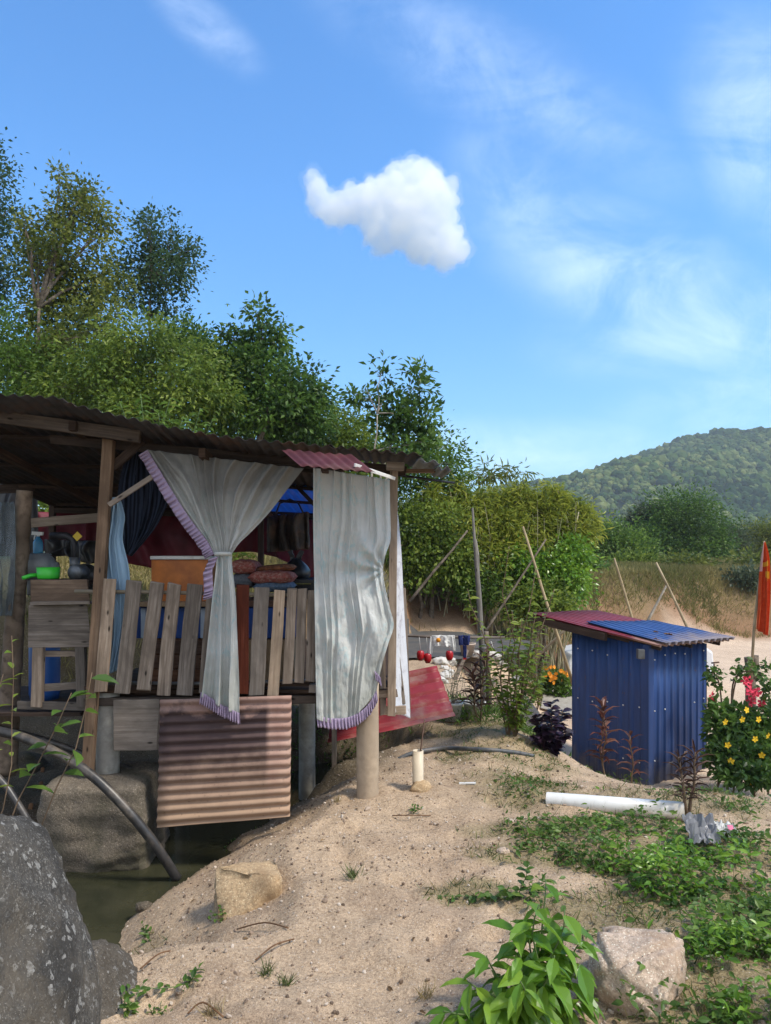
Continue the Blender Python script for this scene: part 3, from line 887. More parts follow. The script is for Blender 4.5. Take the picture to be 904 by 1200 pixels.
def build_ground():
    xs = axis_lines(-3.0, 3.6, .035, (-1500, 1500)); ys = axis_lines(1.6, 8.2, .035, (-40, 1600))
    X, Y = np.meshgrid(xs, ys)
    Z = terrain(X, Y)
    far = sm(60, 120, Y) + sm(60, 120, np.abs(X))
    Z = np.where(far > 0, Z * (1 - np.clip(far, 0, 1)) + 1.0 * np.clip(far, 0, 1), Z)
    ny, nx = X.shape
    co = np.stack([X, Y, Z], -1).reshape(-1, 3)
    i = np.arange(nx - 1)[None] + np.arange(ny - 1)[:, None] * nx
    q = np.stack([i, i + 1, i + nx + 1, i + nx], -1).reshape(-1)
    me = bpy.data.meshes.new('ground'); n = (nx - 1) * (ny - 1)
    me.vertices.add(len(co)); me.vertices.foreach_set('co', co.ravel())
    me.loops.add(n * 4); me.loops.foreach_set('vertex_index', q.astype(np.int32))
    me.polygons.add(n); me.polygons.foreach_set('loop_start', np.arange(n, dtype=np.int32) * 4)
    me.polygons.foreach_set('use_smooth', np.ones(n, bool))
    # soil of each part of the plot
    x, y, z = X, Y, Z
    def lay(c, k, col): return c * (1 - k[..., None]) + np.array(col) * k[..., None]
    C = np.zeros(x.shape + (3,)) + np.array([.42, .312, .21])
    C = lay(C, .55 * sm(-.25, .35, fbm(x * 1.1, y * 1.1, 77)), [.345, .255, .17])
    C = lay(C, .55 * sm(.05, .4, fbm(x * 3.1, y * 3.1, 83)), [.30, .215, .145])
    C = lay(C, .75 * grassmask(x, y), [.20, .165, .085])
    C = lay(C, sm(8, 11, y) * sm(.5, 2.5, x), [.56, .42, .30])
    yb = np.interp(x, YB_X, YB_Y)
    nn = .8 * fbm(x * .8, y * .8, 51)
    C = lay(C, sm(-.5, .2, y - yb + nn * .5), [.23, .13, .072])
    C = lay(C, sm(1.0, 2.2, y - yb + nn), [.17, .135, .066])
    C = lay(C, sm(-.6, .4, y - yb + nn * .3) * sm(-.4, -1.6, x), [.21, .17, .085])
    cd = chan_dist(x, y)
    C = lay(C, (1 - sm(.30, .75, cd + .2 * fbm(x * 4, y * 4, 14))), [.095, .075, .052])
    xc = np.interp(y, CH[:, 1], CH[:, 0])
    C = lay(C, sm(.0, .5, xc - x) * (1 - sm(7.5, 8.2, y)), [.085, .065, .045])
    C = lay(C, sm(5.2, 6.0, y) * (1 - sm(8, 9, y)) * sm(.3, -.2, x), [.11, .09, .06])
    C = lay(C, sm(90, 140, y), [.06, .08, .03])
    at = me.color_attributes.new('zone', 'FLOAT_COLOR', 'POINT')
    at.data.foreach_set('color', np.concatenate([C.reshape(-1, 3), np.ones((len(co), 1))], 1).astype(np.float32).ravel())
    me.update(calc_edges=True)
    me.materials.append(M['ground'])
    o = bpy.data.objects.new('ground', me); link(o, None, (0, 0, 0))
    tag(o, 'bare sandy ground falling from the mound in front to the lower lot', kind='structure')
build_ground()

# stream
mb = MB()
mb.grid(lambda u, v: (Vector((-3.6 + 4.1 * u, 3.0 + 4.6 * v, -.415)), (u, v)), 8, 8)
tag(obj('stream', mb, M['water']), 'dark stagnant stream under the shack', kind='structure')

# asphalt track coming down from the left behind the shack
def road():
    mb = MB()
    L = [(-2.4, 11.4), (-.4, 11.5), (.9, 11.7), (1.9, 12.4), (2.6, 13.2)]
    U = [(-2.4, 15.2), (-.2, 15.7), (1.2, 15.9), (2.2, 15.3), (3.0, 14.6)]
    Ls = smooth_pts(L); Us = smooth_pts(U)
    def fn(u, v):
        a = interp_pts(Ls, u); b = interp_pts(Us, u)
        x = a[0] + (b[0] - a[0]) * v; y = a[1] + (b[1] - a[1]) * v
        return Vector((x, y, max(Tz(x, y), -.1 + .12 * (1 - u)) + .035)), (x, y)
    mb.grid(fn, 30, 10)
    tag(obj('road', mb, M['asphalt']), 'grey asphalt track below the earth bank', kind='structure')
road()

# pale concrete path beyond the shed
mb = MB()
pa = [P(634, 838, 15), P(690, 852, 14), P(690, 812, 18), P(640, 800, 18.5)]
zz = [Tz(p.x, p.y) + .05 for p in pa]
mb.grid(lambda u, v: (lambda p: (Vector((p.x, p.y, Tz(p.x, p.y) + .05)), (p.x, p.y)))(pa[0].lerp(pa[1], u).lerp(pa[3].lerp(pa[2], u), v)), 8, 8)
tag(obj('path', mb, M['concrete']), 'pale concrete path on the lower lot', kind='structure')

# ---- forested hill
def ridge(x):
    px = np.array([-300, 100, 300, 480, 560, 600, 660, 700, 760, 820, 870, 904, 960, 1040, 1160, 1400])
    row = np.array([640, 622, 606, 590, 577, 571, 562, 545, 524, 511, 506, 506, 512, 530, 556, 600])
    h = (650 - row) / 870 * 820
    return np.interp(x, (px - 452) / 870 * 820, h)

def hillz(x, y):
    r = ridge(x * (820 / np.maximum(y, 300)) * .6 + x * .4) - 7
    t = sm(330, 820, y)
    z = r * (t ** 1.15) * (1 - .25 * sm(860, 1300, y))
    z = z + 9 * fbm(x / 70, y / 90, 61) * sm(380, 520, y)
    # nearer spur on the left flank
    z = z + 26 * np.exp(-((x - 175) / 95) ** 2 - ((y - 560) / 90) ** 2)
    return z + .6

def build_hill():
    xs = np.linspace(-520, 900, 120); ys = np.linspace(330, 1180, 80)
    mb = MB()
    X, Y = np.meshgrid(xs, ys); Z = hillz(X, Y)
    vs = [Vector((X[j, i], Y[j, i], Z[j, i])) for j in range(80) for i in range(120)]
    fs = [[j * 120 + i, j * 120 + i + 1, j * 120 + i + 121, j * 120 + i + 120] for j in range(79) for i in range(119)]
    mb.add(vs, fs, None, True)
    m = plain('hill_floor', (.035, .055, .022), .95, .3, .05, .05)
    tag(obj('hill', mb, m), 'rounded hill rising on the right', kind='structure')
    # closed jungle canopy
    n = 50000
    x = NR.uniform(-260, 700, n); y = NR.uniform(345, 900, n)
    keep = (x / y > -.22) & (x / y < .72)
    x = x[keep]; y = y[keep]; n = len(x)
    r = NR.uniform(1.2, 2.8, n) * (1 + .7 * (NR.random(n) < .10))
    z = hillz(x, y) + r * .5 + 1.2
    tint = np.clip(.45 + .5 * fbm(x / 60, y / 60, 71) + NR.normal(size=n) * .30, 0, 1)
    v, f = ico(2)
    v = v * np.array([1, 1, 1.0])
    up = np.tile(np.array([[0, 0, 1.0]]), (n, 1)) + NR.normal(size=(n, 3)) * .15
    ax = NR.normal(size=(n, 3)); ax[:, 2] *= .1
    m = leafmat('canopy', (.014, .036, .012), (.048, .090, .024), (.15, .175, .055), .0, .9, .05)
    tag(scatter_mesh('forest', np.stack([x, y, z], 1), ax, up, r, r, r * NR.uniform(.8, 1.25, n), tint, (v, f), m, None, (0, 0, 0), .22),
        'dense jungle canopy covering the far hill', 'forest', kind='stuff')
build_hill()
# ================================================================== SHACK
D0 = 5.0
def pboard(name, a, b, w, t, m, parent, d0, d1=None, nrm=(0, -1, 0), **k):
    """board from pixel a at depth d0 to pixel b at depth d1"""
    mb = MB(); mb.plank(P(a[0], a[1], d0), P(b[0], b[1], d1 or d0), w, t, nrm, **k)
    return obj(name, mb, m, parent, bevel=.003)

def pxbox(name, x0, y0, x1, y1, d, depth, m, parent=None, bevel=.004):
    a = P(x0, y1, d); b = P(x1, y0, d)
    mb = MB(); mb.box((a.x, d, a.z), (b.x, d + depth, b.z))
    return obj(name, mb, m, parent, bevel=bevel)

shack = tag(empty('wooden_shack', (-1.3, 6.4, .0)), 'open wooden shack on short concrete posts with a rusty corrugated roof and plank railing', 'shack')

# footings and posts
def cyl(name, x, y, z0, z1, r, m, parent, r2=None):
    mb = MB(); n = 6
    pr = [(0, 0)] + [(r * (1 + .015 * math.sin(i * 2.3)), (z1 - z0) * i / n) for i in range(n + 1)] + [(0, z1 - z0)]
    mb.lathe(pr, (x, y, z0), 28)
    o = obj(name, mb, m, parent); return o
p = P(121.5, 908, 5.08); cyl('concrete_post', p.x, 5.16, .10, .70, .078, M['pipe_concrete'], shack)
p = P(431, 935, 5.0); cyl('concrete_post', p.x, 5.0, Tz(p.x, 5.0) - .25, .80, .075, M['post_concrete'], shack)
p = P(360, 850, 6.3); cyl('concrete_post', p.x, 6.3, -.5, .70, .07, M['pipe_concrete'], shack)
cyl('concrete_post', -2.0, 7.3, -.2, .70, .07, M['pipe_concrete'], shack)
pboard('wood_post', (103, 907), (128, 516), .072, .06, M['wood_brown'], shack, 5.02)
pboard('wood_post', (459, 838), (462, 543), .055, .05, M['wood_pale'], shack, 5.06)
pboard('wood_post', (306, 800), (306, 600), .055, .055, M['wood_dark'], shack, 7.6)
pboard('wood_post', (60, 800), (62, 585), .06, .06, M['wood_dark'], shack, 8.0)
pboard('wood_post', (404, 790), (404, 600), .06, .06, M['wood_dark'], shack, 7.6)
# log post on the left, bark peeling
mb = MB()
path = [P(8, 905, 5.45), P(11, 830, 5.43), P(15, 770, 5.42), P(18, 720, 5.4), P(22, 670, 5.4), P(26, 620, 5.4), P(29, 575, 5.4)]
path = [Vector(v) for v in smooth_pts([tuple(v) for v in path], 60)]
mb.tube(path, [(.076 - .022 * i / 60) * (1 + .10 * noise.noise(Vector((i * .35, 2, 1))) + .05 * noise.noise(Vector((i * 1.3, 4, 1)))) for i in range(61)], 18)
log = obj('log_post', mb, M['log'], shack)
# beams
pboard('beam', (-30, 484), (165, 512), .082, .05, M['wood_brown'], shack, 4.92, seg=10)
pboard('beam', (60, 515), (476, 552), .06, .05, M['wood_dark'], shack, 5.08, seg=10)
pboard('beam', (35, 613), (124, 606), .075, .04, M['wood_pale'], shack, 6.2)
pboard('beam', (100, 822), (372, 819), .055, .06, M['wood_brown'], shack, 5.10, seg=10)
pboard('beam', (100, 806), (446, 799), .03, .05, M['wood_dark'], shack, 5.10, seg=10)
pboard('beam', (60, 598), (420, 607), .06, .05, M['wood_dark'], shack, 8.0)
pboard('beam', (-60, 575), (40, 572), .08, .05, M['wood_dark'], shack, 6.9)
pboard('brace', (128, 592), (181, 557), .034, .02, M['wood_pale'], shack, 4.94)
pboard('brace', (132, 548), (168, 516), .06, .03, M['wood_dark'], shack, 5.06)
pboard('brace', (374, 597), (348, 570), .03, .03, M['wood_dark'], shack, 5.6, 6.0)
pboard('beam_end', (453, 546), (474, 547), .055, .06, M['wood_pale'], shack, 4.96)
pboard('beam_end', (476, 552), (510, 552), .025, .05, M['wood_brown'], shack, 5.1)
mb = MB(); mb.tube([P(462, 556, 5.2), P(533, 566, 5.3)], .008, 8); obj('pole', mb, M['dark_metal'], shack)
mb = MB(); mb.tube([P(420, 655, 6.0), P(448, 662, 5.15)], .01, 8); obj('pole', mb, M['wood_dark'], shack)
# rafters and purlins under the roof
FX = [(-3.6, 2.62), (-2.39, 2.60), (-2.02, 2.585), (-1.49, 2.443), (-.96, 2.358), (-.38, 2.30), (.36, 2.226), (.7, 2.20)]
def roofz(x, y):
    zf = float(np.interp(x, [a for a, b in FX], [b for a, b in FX])); zb = 2.05 + (x + 3.3) * (-.02)
    return zf + (zb - zf) * (y - 4.6) / 4.1
for x in (-2.9, -2.05, -1.2, -.40):
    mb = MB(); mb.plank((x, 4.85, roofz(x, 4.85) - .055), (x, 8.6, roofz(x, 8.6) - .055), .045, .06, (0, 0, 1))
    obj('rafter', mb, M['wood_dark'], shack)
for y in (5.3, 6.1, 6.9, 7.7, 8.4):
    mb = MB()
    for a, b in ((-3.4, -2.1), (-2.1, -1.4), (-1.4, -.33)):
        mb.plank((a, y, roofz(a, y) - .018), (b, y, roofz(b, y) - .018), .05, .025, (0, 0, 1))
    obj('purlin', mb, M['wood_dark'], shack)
# roof sheets, each a little out of line with the next
def sheet(x0, x1, y0, y1, m, dz=0.0, n=None, seed=1, amp=.009, tilt=0.0):
    c = [Vector((x0, y0, roofz(x0, y0) + dz)), Vector((x1, y0, roofz(x1, y0) + dz + tilt)), Vector((x1, y1, roofz(x1, y1) + dz + tilt)), Vector((x0, y1, roofz(x0, y1) + dz))]
    return obj('roof_sheet', corr(c[0], c[1], c[2], c[3], n or max(3, round((x1 - x0) / .076)), amp, seed=seed), m, shack, solid=.002)
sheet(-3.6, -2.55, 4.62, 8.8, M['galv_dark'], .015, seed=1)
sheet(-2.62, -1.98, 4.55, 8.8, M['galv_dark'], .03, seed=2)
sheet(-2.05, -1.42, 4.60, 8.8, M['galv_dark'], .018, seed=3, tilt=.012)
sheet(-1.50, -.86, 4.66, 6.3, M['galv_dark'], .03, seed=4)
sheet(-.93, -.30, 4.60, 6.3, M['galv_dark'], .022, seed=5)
sheet(-1.50, -.30, 6.15, 8.9, M['blue_translucent'], .012, seed=6)
def sheet2(x0, x1, y0, y1, m, dz, seed, amp=.010, rise=.085):
    r = rise * (y1 - y0)
    zz_ = [roofz(x0, y0) + dz, roofz(x1, y0) + dz]
    obj('roof_sheet', corr((x0, y0, zz_[0]), (x1, y0, zz_[1]), (x1, y1, zz_[1] + r), (x0, y1, zz_[0] + r), max(2, round((x1 - x0) / .076)), amp, seed=seed), m, shack, solid=.002)
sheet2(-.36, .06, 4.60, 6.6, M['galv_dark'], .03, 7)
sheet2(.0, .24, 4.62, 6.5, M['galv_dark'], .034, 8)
sheet2(.20, .36, 4.66, 6.2, M['galv'], .006, 9, .011, .07)
sheet2(.33, .43, 4.75, 5.6, M['galv'], -.012, 10, .011, .04)
# red flashing that slides out below the eave, with a white trim strip
obj('flashing', corr(P(330, 527, 4.585), P(413, 533, 4.60), P(440, 554, 4.33), P(352, 546, 4.33), 7, .005, seed=5), M['maroon_sheet'], shack, solid=.002)
pboard('trim_strip', (416, 545), (463, 561), .022, .012, M['white_paint'], shack, 4.38, 4.7)
# floor
mb = MB()
for i in range(22):
    y = 5.14 + i * .14
    mb.plank((-2.02, y, .715), (.06, y, .715), .132, .025, (0, 0, 1), seg=4)
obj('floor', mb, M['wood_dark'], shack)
for y in (5.3, 6.3, 7.3):
    mb = MB(); mb.plank((-2.0, y, .665), (.03, y, .665), .06, .07, (0, -1, 0)); obj('floor_joist', mb, M['wood_dark'], shack)
mb = MB()
for i in range(7):
    mb.plank((-3.4, 5.2 + i * .15, .545), (-2.1, 5.2 + i * .15, .545), .14, .025, (0, 0, 1), seg=4)
obj('side_platform', mb, M['wood_dark'], shack)
for x in (-3.2, -2.2):
    mb = MB(); mb.plank((x, 5.9, -.5), (x, 5.9, .53), .07, .07); obj('platform_post', mb, M['wood_dark'], shack)
pboard('platform_edge', (22, 826), (103, 828), .055, .03, M['wood'], shack, 5.16)
# plywood patch beside the footing
pboard('plywood_panel', (134, 850), (188.5, 849), .345, .012, M['wood_pale'], shack, 5.02, seg=5, jit=.01)
# railing: bamboo rail, low rail, nailed planks (each a sub-part)
rail = empty('railing', P(240, 810, 4.98), shack)
mb = MB(); mb.tube([P(88, 693, 5.02), P(180, 694, 5.02), P(270, 696, 5.02), P(372, 698, 5.02)], [.014, .013, .013, .012], 10); obj('top_rail', mb, M['bamboo'], rail)
mb = MB(); mb.tube([P(112, 800, 5.03), P(240, 801, 5.03), P(372, 797, 5.03)], .011, 10); obj('low_rail', mb, M['grey_metal'], rail)
SL = [(129.7, 679, 117.5, 811, 14.5, 'wood'), (157.5, 681, 143, 812, 17.5, 'wood'), (184, 682, 169, 809, 16, 'wood'), (205, 684, 192, 814, 15.7, 'wood'),
      (228.5, 685, 217, 814, 18.5, 'wood'), (248, 690, 237, 812, 8, 'wood'), (285.5, 686, 283, 813, 15, 'wood_red'), (308, 689, 300, 814, 17.7, 'wood_pale'),
      (327.5, 691, 320.5, 815, 13, 'wood_pale'), (342, 690, 337.5, 801, 11.6, 'wood'), (355, 690, 350, 800, 11.4, 'wood'), (367, 692, 363, 799, 11, 'wood'), (379, 693, 376, 799, 11, 'wood')]
for i, (xt, yt, xb, yb, w, mm) in enumerate(SL):
    o = pboard('slat', (xb, yb), (xt, yt), w * 4.975 / F, .018, M[mm], rail, 4.975 + .004 * (i % 3), wob=.004, jit=.05)
    if mm == 'wood_red': tag(o, 'dark red painted slat')
mb = MB(); mb.plank(P(363, 806, 5.0), P(371, 806, 5.0), .05, .08); obj('joist_end', mb, M['wood_pale'], rail)
# boards closing the right-hand side
side = empty('side_boards', P(455, 830, 5.2), shack)
for (xb, yb, db, xt, yt, dt, w) in ((449, 838, 5.12, 447, 735, 5.12, .05), (470, 826, 5.3, 455, 700, 5.3, .075), (476, 835, 5.55, 470, 690, 5.6, .08)):
    pboard('board', (xb, yb), (xt, yt), w, .016, M['wood'], side, db, dt, nrm=(.6, -1, 0))
pboard('board', (441, 814), (466, 812), .055, .02, M['wood'], side, 5.08)
pboard('board', (446, 833), (476, 832), .06, .02, M['wood_pale'], side, 5.18)

# ------------------------------------------------------------------ cloths hung on the shack
ct = tag(empty('gathered_curtain', P(262, 850, 4.93)), 'grey white curtain tied in the middle with lilac frill, in front of the plank railing', 'curtain')
Lt = [(173, 527, 4.93), (188, 552, 4.93), (206, 582, 4.92), (226, 612, 4.91), (243, 634, 4.90), (251, 649, 4.89)]
Rt = [(356, 549, 4.95), (338, 572, 4.94), (318, 598, 4.93), (298, 620, 4.92), (281, 636, 4.90), (272, 649, 4.89)]
obj('upper_cloth', drape(Lt, Rt, 9, .022, 150, 70, ampf=lambda v: (1 - v) ** .6 * .9 + .25), M['curtain_tied'], ct, solid=.002)
Lb = [(251, 649, 4.89), (254, 662, 4.885), (250, 700, 4.88), (245, 745, 4.87), (240, 785, 4.87), (236.5, 815, 4.87)]
Rb = [(272, 649, 4.89), (272, 662, 4.885), (276, 700, 4.88), (278, 745, 4.87), (280, 795, 4.87), (280.5, 838, 4.87)]
obj('lower_cloth', drape(Lb, Rb, 2.6, .028, 80, 70, ampf=lambda v: .35 + .65 * min(1, v * 2.5), phase=1.0), M['curtain_long'], ct, solid=.002)
mb = MB(); mb.lathe([(.052, -.012), (.058, 0), (.052, .012)], P(261.5, 649, 4.895), 20); obj('tie_band', mb, M['curtain_tied'], ct, solid=.004)
ed = [P(x, y, d - .015) for (x, y, d) in smooth_pts(Lt, 14)]
ruffle(ed, .068, (.2, -1, 0), 30, .012, M['lilac'], ct, side=(-.9, 0, -.55))
ruffle([P(256, 652, 4.86), P(249, 668, 4.86), P(250, 690, 4.86), P(249, 700, 4.86)], .062, (.2, -1, 0), 9, .014, M['lilac'], ct, side=(-.85, 0, -.25))
ruffle([P(235.5, 811, 4.862), P(243, 815, 4.86), P(251, 820, 4.86)], .075, (0, -1, 0), 6, .012, M['lilac'], ct, side=(-.12, 0, -1))
ruffle([P(250, 820, 4.85), P(258, 825, 4.848), P(265, 829, 4.85)], .075, (0, -1, 0), 6, .012, M['lilac'], ct, side=(-.02, 0, -1))
ruffle([P(264, 827, 4.858), P(272, 832, 4.855), P(281, 836, 4.855)], .075, (0, -1, 0), 6, .012, M['lilac'], ct, side=(.02, 0, -1))

cl = tag(empty('long_curtain', P(410, 855, 4.92)), 'long pale curtain with turquoise blotches and lilac hem, hanging right of the tied one', 'curtain')
Lc = [(367.5, 548, 4.93), (367.5, 620, 4.92), (369, 700, 4.91), (370, 780, 4.90), (371.5, 842, 4.89)]
Rc = [(457, 562, 4.97), (457.5, 600, 4.96), (458, 632, 4.95), (452, 650, 4.95), (449, 668, 4.96), (451, 686, 4.95), (457, 712, 4.93), (462, 733, 4.92), (456, 752, 4.91), (449, 775, 4.91), (444, 797, 4.91), (441, 812, 4.91)]
def resample(p, n=12):
    return [tuple(interp_pts(p, i / (n - 1))) for i in range(n)]
def pull(px, py, u, v):
    r = math.hypot(px - 450, (py - 668)); a = math.atan2(py - 668, 450 - px)
    w = .020 * math.sin(a * 9 + .8) * math.exp(-(r / 62) ** 2) * min(1, r / 14)
    b = -.018 * math.exp(-((px - 436) / 26) ** 2 - ((py - 640) / 26) ** 2) - .014 * math.exp(-((px - 440) / 24) ** 2 - ((py - 728) / 34) ** 2)
    q = .016 * math.sin((px * .9 - py * .42) * .13) * math.exp(-((px - 420) / 40) ** 2 - ((py - 745) / 70) ** 2)
    return w + b + q + .010 * noise.fractal(Vector((px * .035, py * .022, 5)), .9, 2, 4)
obj('cloth', drape(resample(smooth_pts(Lc)), resample(smooth_pts(Rc)), 7.5, .015, 150, 140, extra=pull, ampf=lambda v: .95 - .45 * v, bottom=lambda u: 17 * max(0, math.sin(PI * u)) ** .9, phase=2.0), M['curtain_long'], cl, solid=.002)
hem = [P(371, 839, 4.885), P(389, 842, 4.885), P(407, 841, 4.885), P(421, 835, 4.89), P(433, 824, 4.89), P(441.5, 809, 4.90)]
hem = [Vector(q) for q in smooth_pts([tuple(h) for h in hem], 20)]
ruffle(hem, .072, (0, -1, 0), 22, .010, M['lilac'], cl, side=(.12, 0, -1))
ruffle([P(439, 786, 4.90), P(443, 790, 4.90), P(446, 794, 4.90)], .062, (0, -1, 0), 4, .010, M['lilac'], cl, side=(.15, 0, -1))

sc_ = drape([(458, 572, 5.15), (457, 640, 5.15), (456, 720, 5.15), (456, 780, 5.15), (462, 834, 5.15)], [(463, 572, 5.35), (470, 640, 5.4), (474, 720, 5.4), (478, 780, 5.4), (481, 842, 5.4)], 1.2, .007, 40, 70)
tag(obj('floral_curtain', sc_, M['floral'], solid=.002), 'narrow white floral cloth hanging at the right end of the shack', 'curtain')
bc = drape([(134, 583, 5.06), (126, 612, 5.07), (122, 645, 5.07), (124, 690, 5.06), (128, 740, 5.06), (127, 790, 5.06)], [(139, 583, 5.06), (146, 605, 5.06), (144, 632, 5.05), (152, 672, 5.05), (151, 735, 5.06), (136, 786, 5.06)], 3.2, .022, 60, 80, phase=.4)
tag(obj('blue_cloth', bc, M['sky_cloth'], solid=.003), 'pale blue cloth tied at the top, hanging beside the brown wooden post', 'cloth')
dc = drape([(152, 527, 5.4), (141, 560, 5.4), (138, 600, 5.38), (142, 632, 5.36), (147, 648, 5.34)], [(184, 527, 5.4), (197, 556, 5.4), (199, 582, 5.38), (184, 616, 5.36), (154, 652, 5.34)], 6, .02, 80, 50, phase=1.4)
tag(obj('dark_curtain', dc, M['dark_stripe'], solid=.002), 'dark navy striped curtain drawn aside in the shadow behind the lilac frill', 'curtain')

def sag(px, py, u, v): return .05 * math.sin(u * 9) * v
tp = drape([(36, 600, 8.2), (38, 625, 8.15), (40, 645, 8.1)], [(262, 598, 8.2), (258, 630, 8.1), (252, 655, 8.05)], 5, .05, 70, 20, extra=sag, bottom=lambda u: -10 * math.sin(u * 7) + 4)
tag(obj('red_tarp', tp, M['crimson'], solid=.003), 'dark crimson tarp sagging across the back of the shack, left of the tied curtain', 'tarp')
tp = drape([(268, 598, 8.3), (268, 625, 8.25), (270, 648, 8.2)], [(378, 590, 8.2), (378, 640, 8.1), (376, 686, 8.05)], 4, .04, 50, 20, extra=sag, bottom=lambda u: -16 * math.sin(u * 3.1))
tag(obj('red_tarp', tp, M['crimson'], solid=.003), 'maroon tarp at the back of the shack behind the hanging dark bag', 'tarp')

tp = drape([(-60, 548, 8.0), (-60, 620, 8.0), (-60, 655, 8.0)], [(44, 578, 8.0), (44, 620, 8.0), (42, 650, 8.0)], 3, .05, 40, 20, extra=sag)  # added sheet: blocks the bright gap under the roof and darkens the back
tag(obj('added_dark_sheet', tp, M['black_plastic'], solid=.003), 'added black sheet darkening the back left behind the log post', 'tarp')
tp = drape([(52, 632, 7.9), (52, 645, 7.9), (56, 657, 7.9)], [(122, 634, 7.9), (122, 646, 7.9), (120, 654, 7.9)], 3, .04, 40, 12, extra=sag, bottom=lambda u: -6 * math.sin(u * 6))  # another added sheet, keeps the back of the interior dark
tag(obj('added_dark_sheet', tp, M['black_plastic'], solid=.003), 'added black sheet darkening the back below the crimson tarp behind the grey motor', 'tarp')

# ------------------------------------------------------------------ hanging sheet below the railing
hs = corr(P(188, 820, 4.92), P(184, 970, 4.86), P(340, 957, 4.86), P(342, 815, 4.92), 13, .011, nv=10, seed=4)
tag(obj('corrugated_panel', hs, M['salmon_sheet'], solid=.003), 'dark patched salmon corrugated sheet hung below the railing over the stream', 'metal sheet')

# ------------------------------------------------------------------ things inside
def cushion(name, x0, y0, x1, y1, d, depth, m, label, group=None, tilt=0.0):
    a = P(x0, y1, d); b = P(x1, y0, d); c = (a + b) / 2; w, h = (b.x - a.x) / 2, (b.z - a.z) / 2
    mb = MB(); n = 18
    for sgn in (1, -1):
        def fn(u, v, sgn=sgn):
            X = 2 * u - 1; Y = 2 * v - 1
            k = max(0, (1 - X ** 4) * (1 - Y ** 4)) ** .5
            pin = 1 - .07 * (1 - abs(X)) * 0
            return Vector((c.x + X * w * pin, c.y + depth / 2 + Y * depth / 2 * (1 - .06 * (1 - X * X)), c.z + sgn * h * k * (1 + .25 * noise.noise(Vector((X * 2, Y * 2, x0)))) + tilt * X)), (u, v)
        mb.grid(fn, n, n)
    return tag(obj(name, mb, m), label, 'cushion', group)

bx = tag(empty('orange_box', P(210, 700, 5.45)), 'orange varnished wooden box with white lid edge behind the plank railing', 'box')
pxbox('box_body', 177.5, 656, 244, 706, 5.45, .42, M['orange_wood'], bx)
pxbox('lid', 176, 651.5, 245.5, 655.6, 5.43, .46, M['white_paint'], bx)
# chest of drawers / shelf unit seen through the slats
st = tag(empty('shelf_unit', P(250, 803, 5.3)), 'low cabinet of brown drawers behind the left railing slats', 'cabinet')
pxbox('cabinet_frame', 172, 749, 250, 803, 5.36, .4, M['drawer'], st)
for i in range(3):
    pxbox('drawer', 174, 751 + i * 17, 248, 766 + i * 17, 5.335, .022, M['drawer'], st)
pxbox('cabinet_top', 160, 706, 250, 711, 5.3, .5, M['cardboard'], st)
pxbox('blue_panel', 160, 712, 250, 748, 5.36, .42, M['blue_board'], st)
for x in (165, 235): pxbox('pale_upright', x, 713, x + 6, 748, 5.345, .012, M['pale_blue'], st)
sb = tag(empty('blue_crate', P(312, 803, 5.35)), 'blue box stacked on a tan carton behind the right railing slats', 'box')
pxbox('crate_body', 272, 712, 345, 748, 5.36, .42, M['blue_board'], sb)
pxbox('top_board', 266, 704, 348, 711, 5.34, .5, M['drawer'], sb)
tag(pxbox('carton', 274, 750, 345, 803, 5.34, .40, M['cardboard']), 'tan cardboard carton on the floor below the blue box', 'carton')
pxbox('black_table', 330, 679, 372, 684, 5.75, .6, M['black_plastic'])
tb = bpy.data.objects['black_table']; tag(tb, 'black topped table behind the cushions and the right railing slats', 'table')
tm = MB(); a = P(330, 684, 5.78)
for (x, y) in ((334, 5.8), (368, 5.8), (334, 6.28), (368, 6.28)):
    q = P(x, 684, 5.8); lm = MB(); lm.box((q.x - .02, y - .02, .73), (q.x + .02, y + .02, P(0, 684, 5.75).z)); obj('leg', lm, M['black_plastic'], tb)
pxbox('apron', 332, 684.5, 370, 702, 5.79, .02, M['dark_metal'], tb)
GC = 'cushions piled behind the railing'
cushion('cushion', 296, 681, 342, 695, 5.42, .34, M['cushion_blue'], 'blue grey cushion at the bottom right of the cushion pile', GC)
cushion('cushion', 268, 672, 296, 690, 5.44, .34, M['cushion_grey'], 'plain grey cushion at the bottom left of the cushion pile', GC)
cushion('cushion', 290, 669, 343, 685, 5.40, .34, M['cushion_red'], 'red white patterned cushion lying on the blue grey one', GC)
cushion('cushion', 266, 656, 299, 673, 5.42, .34, M['cushion_red'], 'red white patterned cushion leaning highest at the left of the pile', GC)
cushion('folded_blanket', 298, 662, 343, 671, 5.50, .3, M['cushion_mix'], 'folded rust and black patterned cloth on top of the cushions', GC, .01)
mb = MB()
pr = [(0, 0), (.09, .0), (.112, .03), (.108, .07), (.085, .11), (.05, .15), (.03, .165), (.0, .17)]
mb.lathe(pr, P(347, 678.5, 5.95), 28)
q = P(347, 678.5, 5.95)
for sx_ in (-1, 1): mb.plank(q + Vector((sx_ * .02, 0, .14)), q + Vector((sx_ * .05, .01, .225)), .045, .012, seg=4)
for v in range(len(mb.v)):
    q = Vector(mb.v[v]); mb.v[v] = tuple(q + Vector((noise.noise(q * 14), noise.noise(q * 14 + Vector((5, 0, 0))), 0)) * .02 + Vector((noise.noise(q * 40), noise.noise(q * 40 + Vector((5, 0, 0))), 0)) * .012)
tag(obj('carrier_bag', mb, M['black_plastic']), 'black knotted carrier bag standing on the black table', 'bag')
hb = tag(empty('hanging_bag', P(338, 648, 6.6)), 'large brown black bag hanging under the blue roof sheets', 'bag')
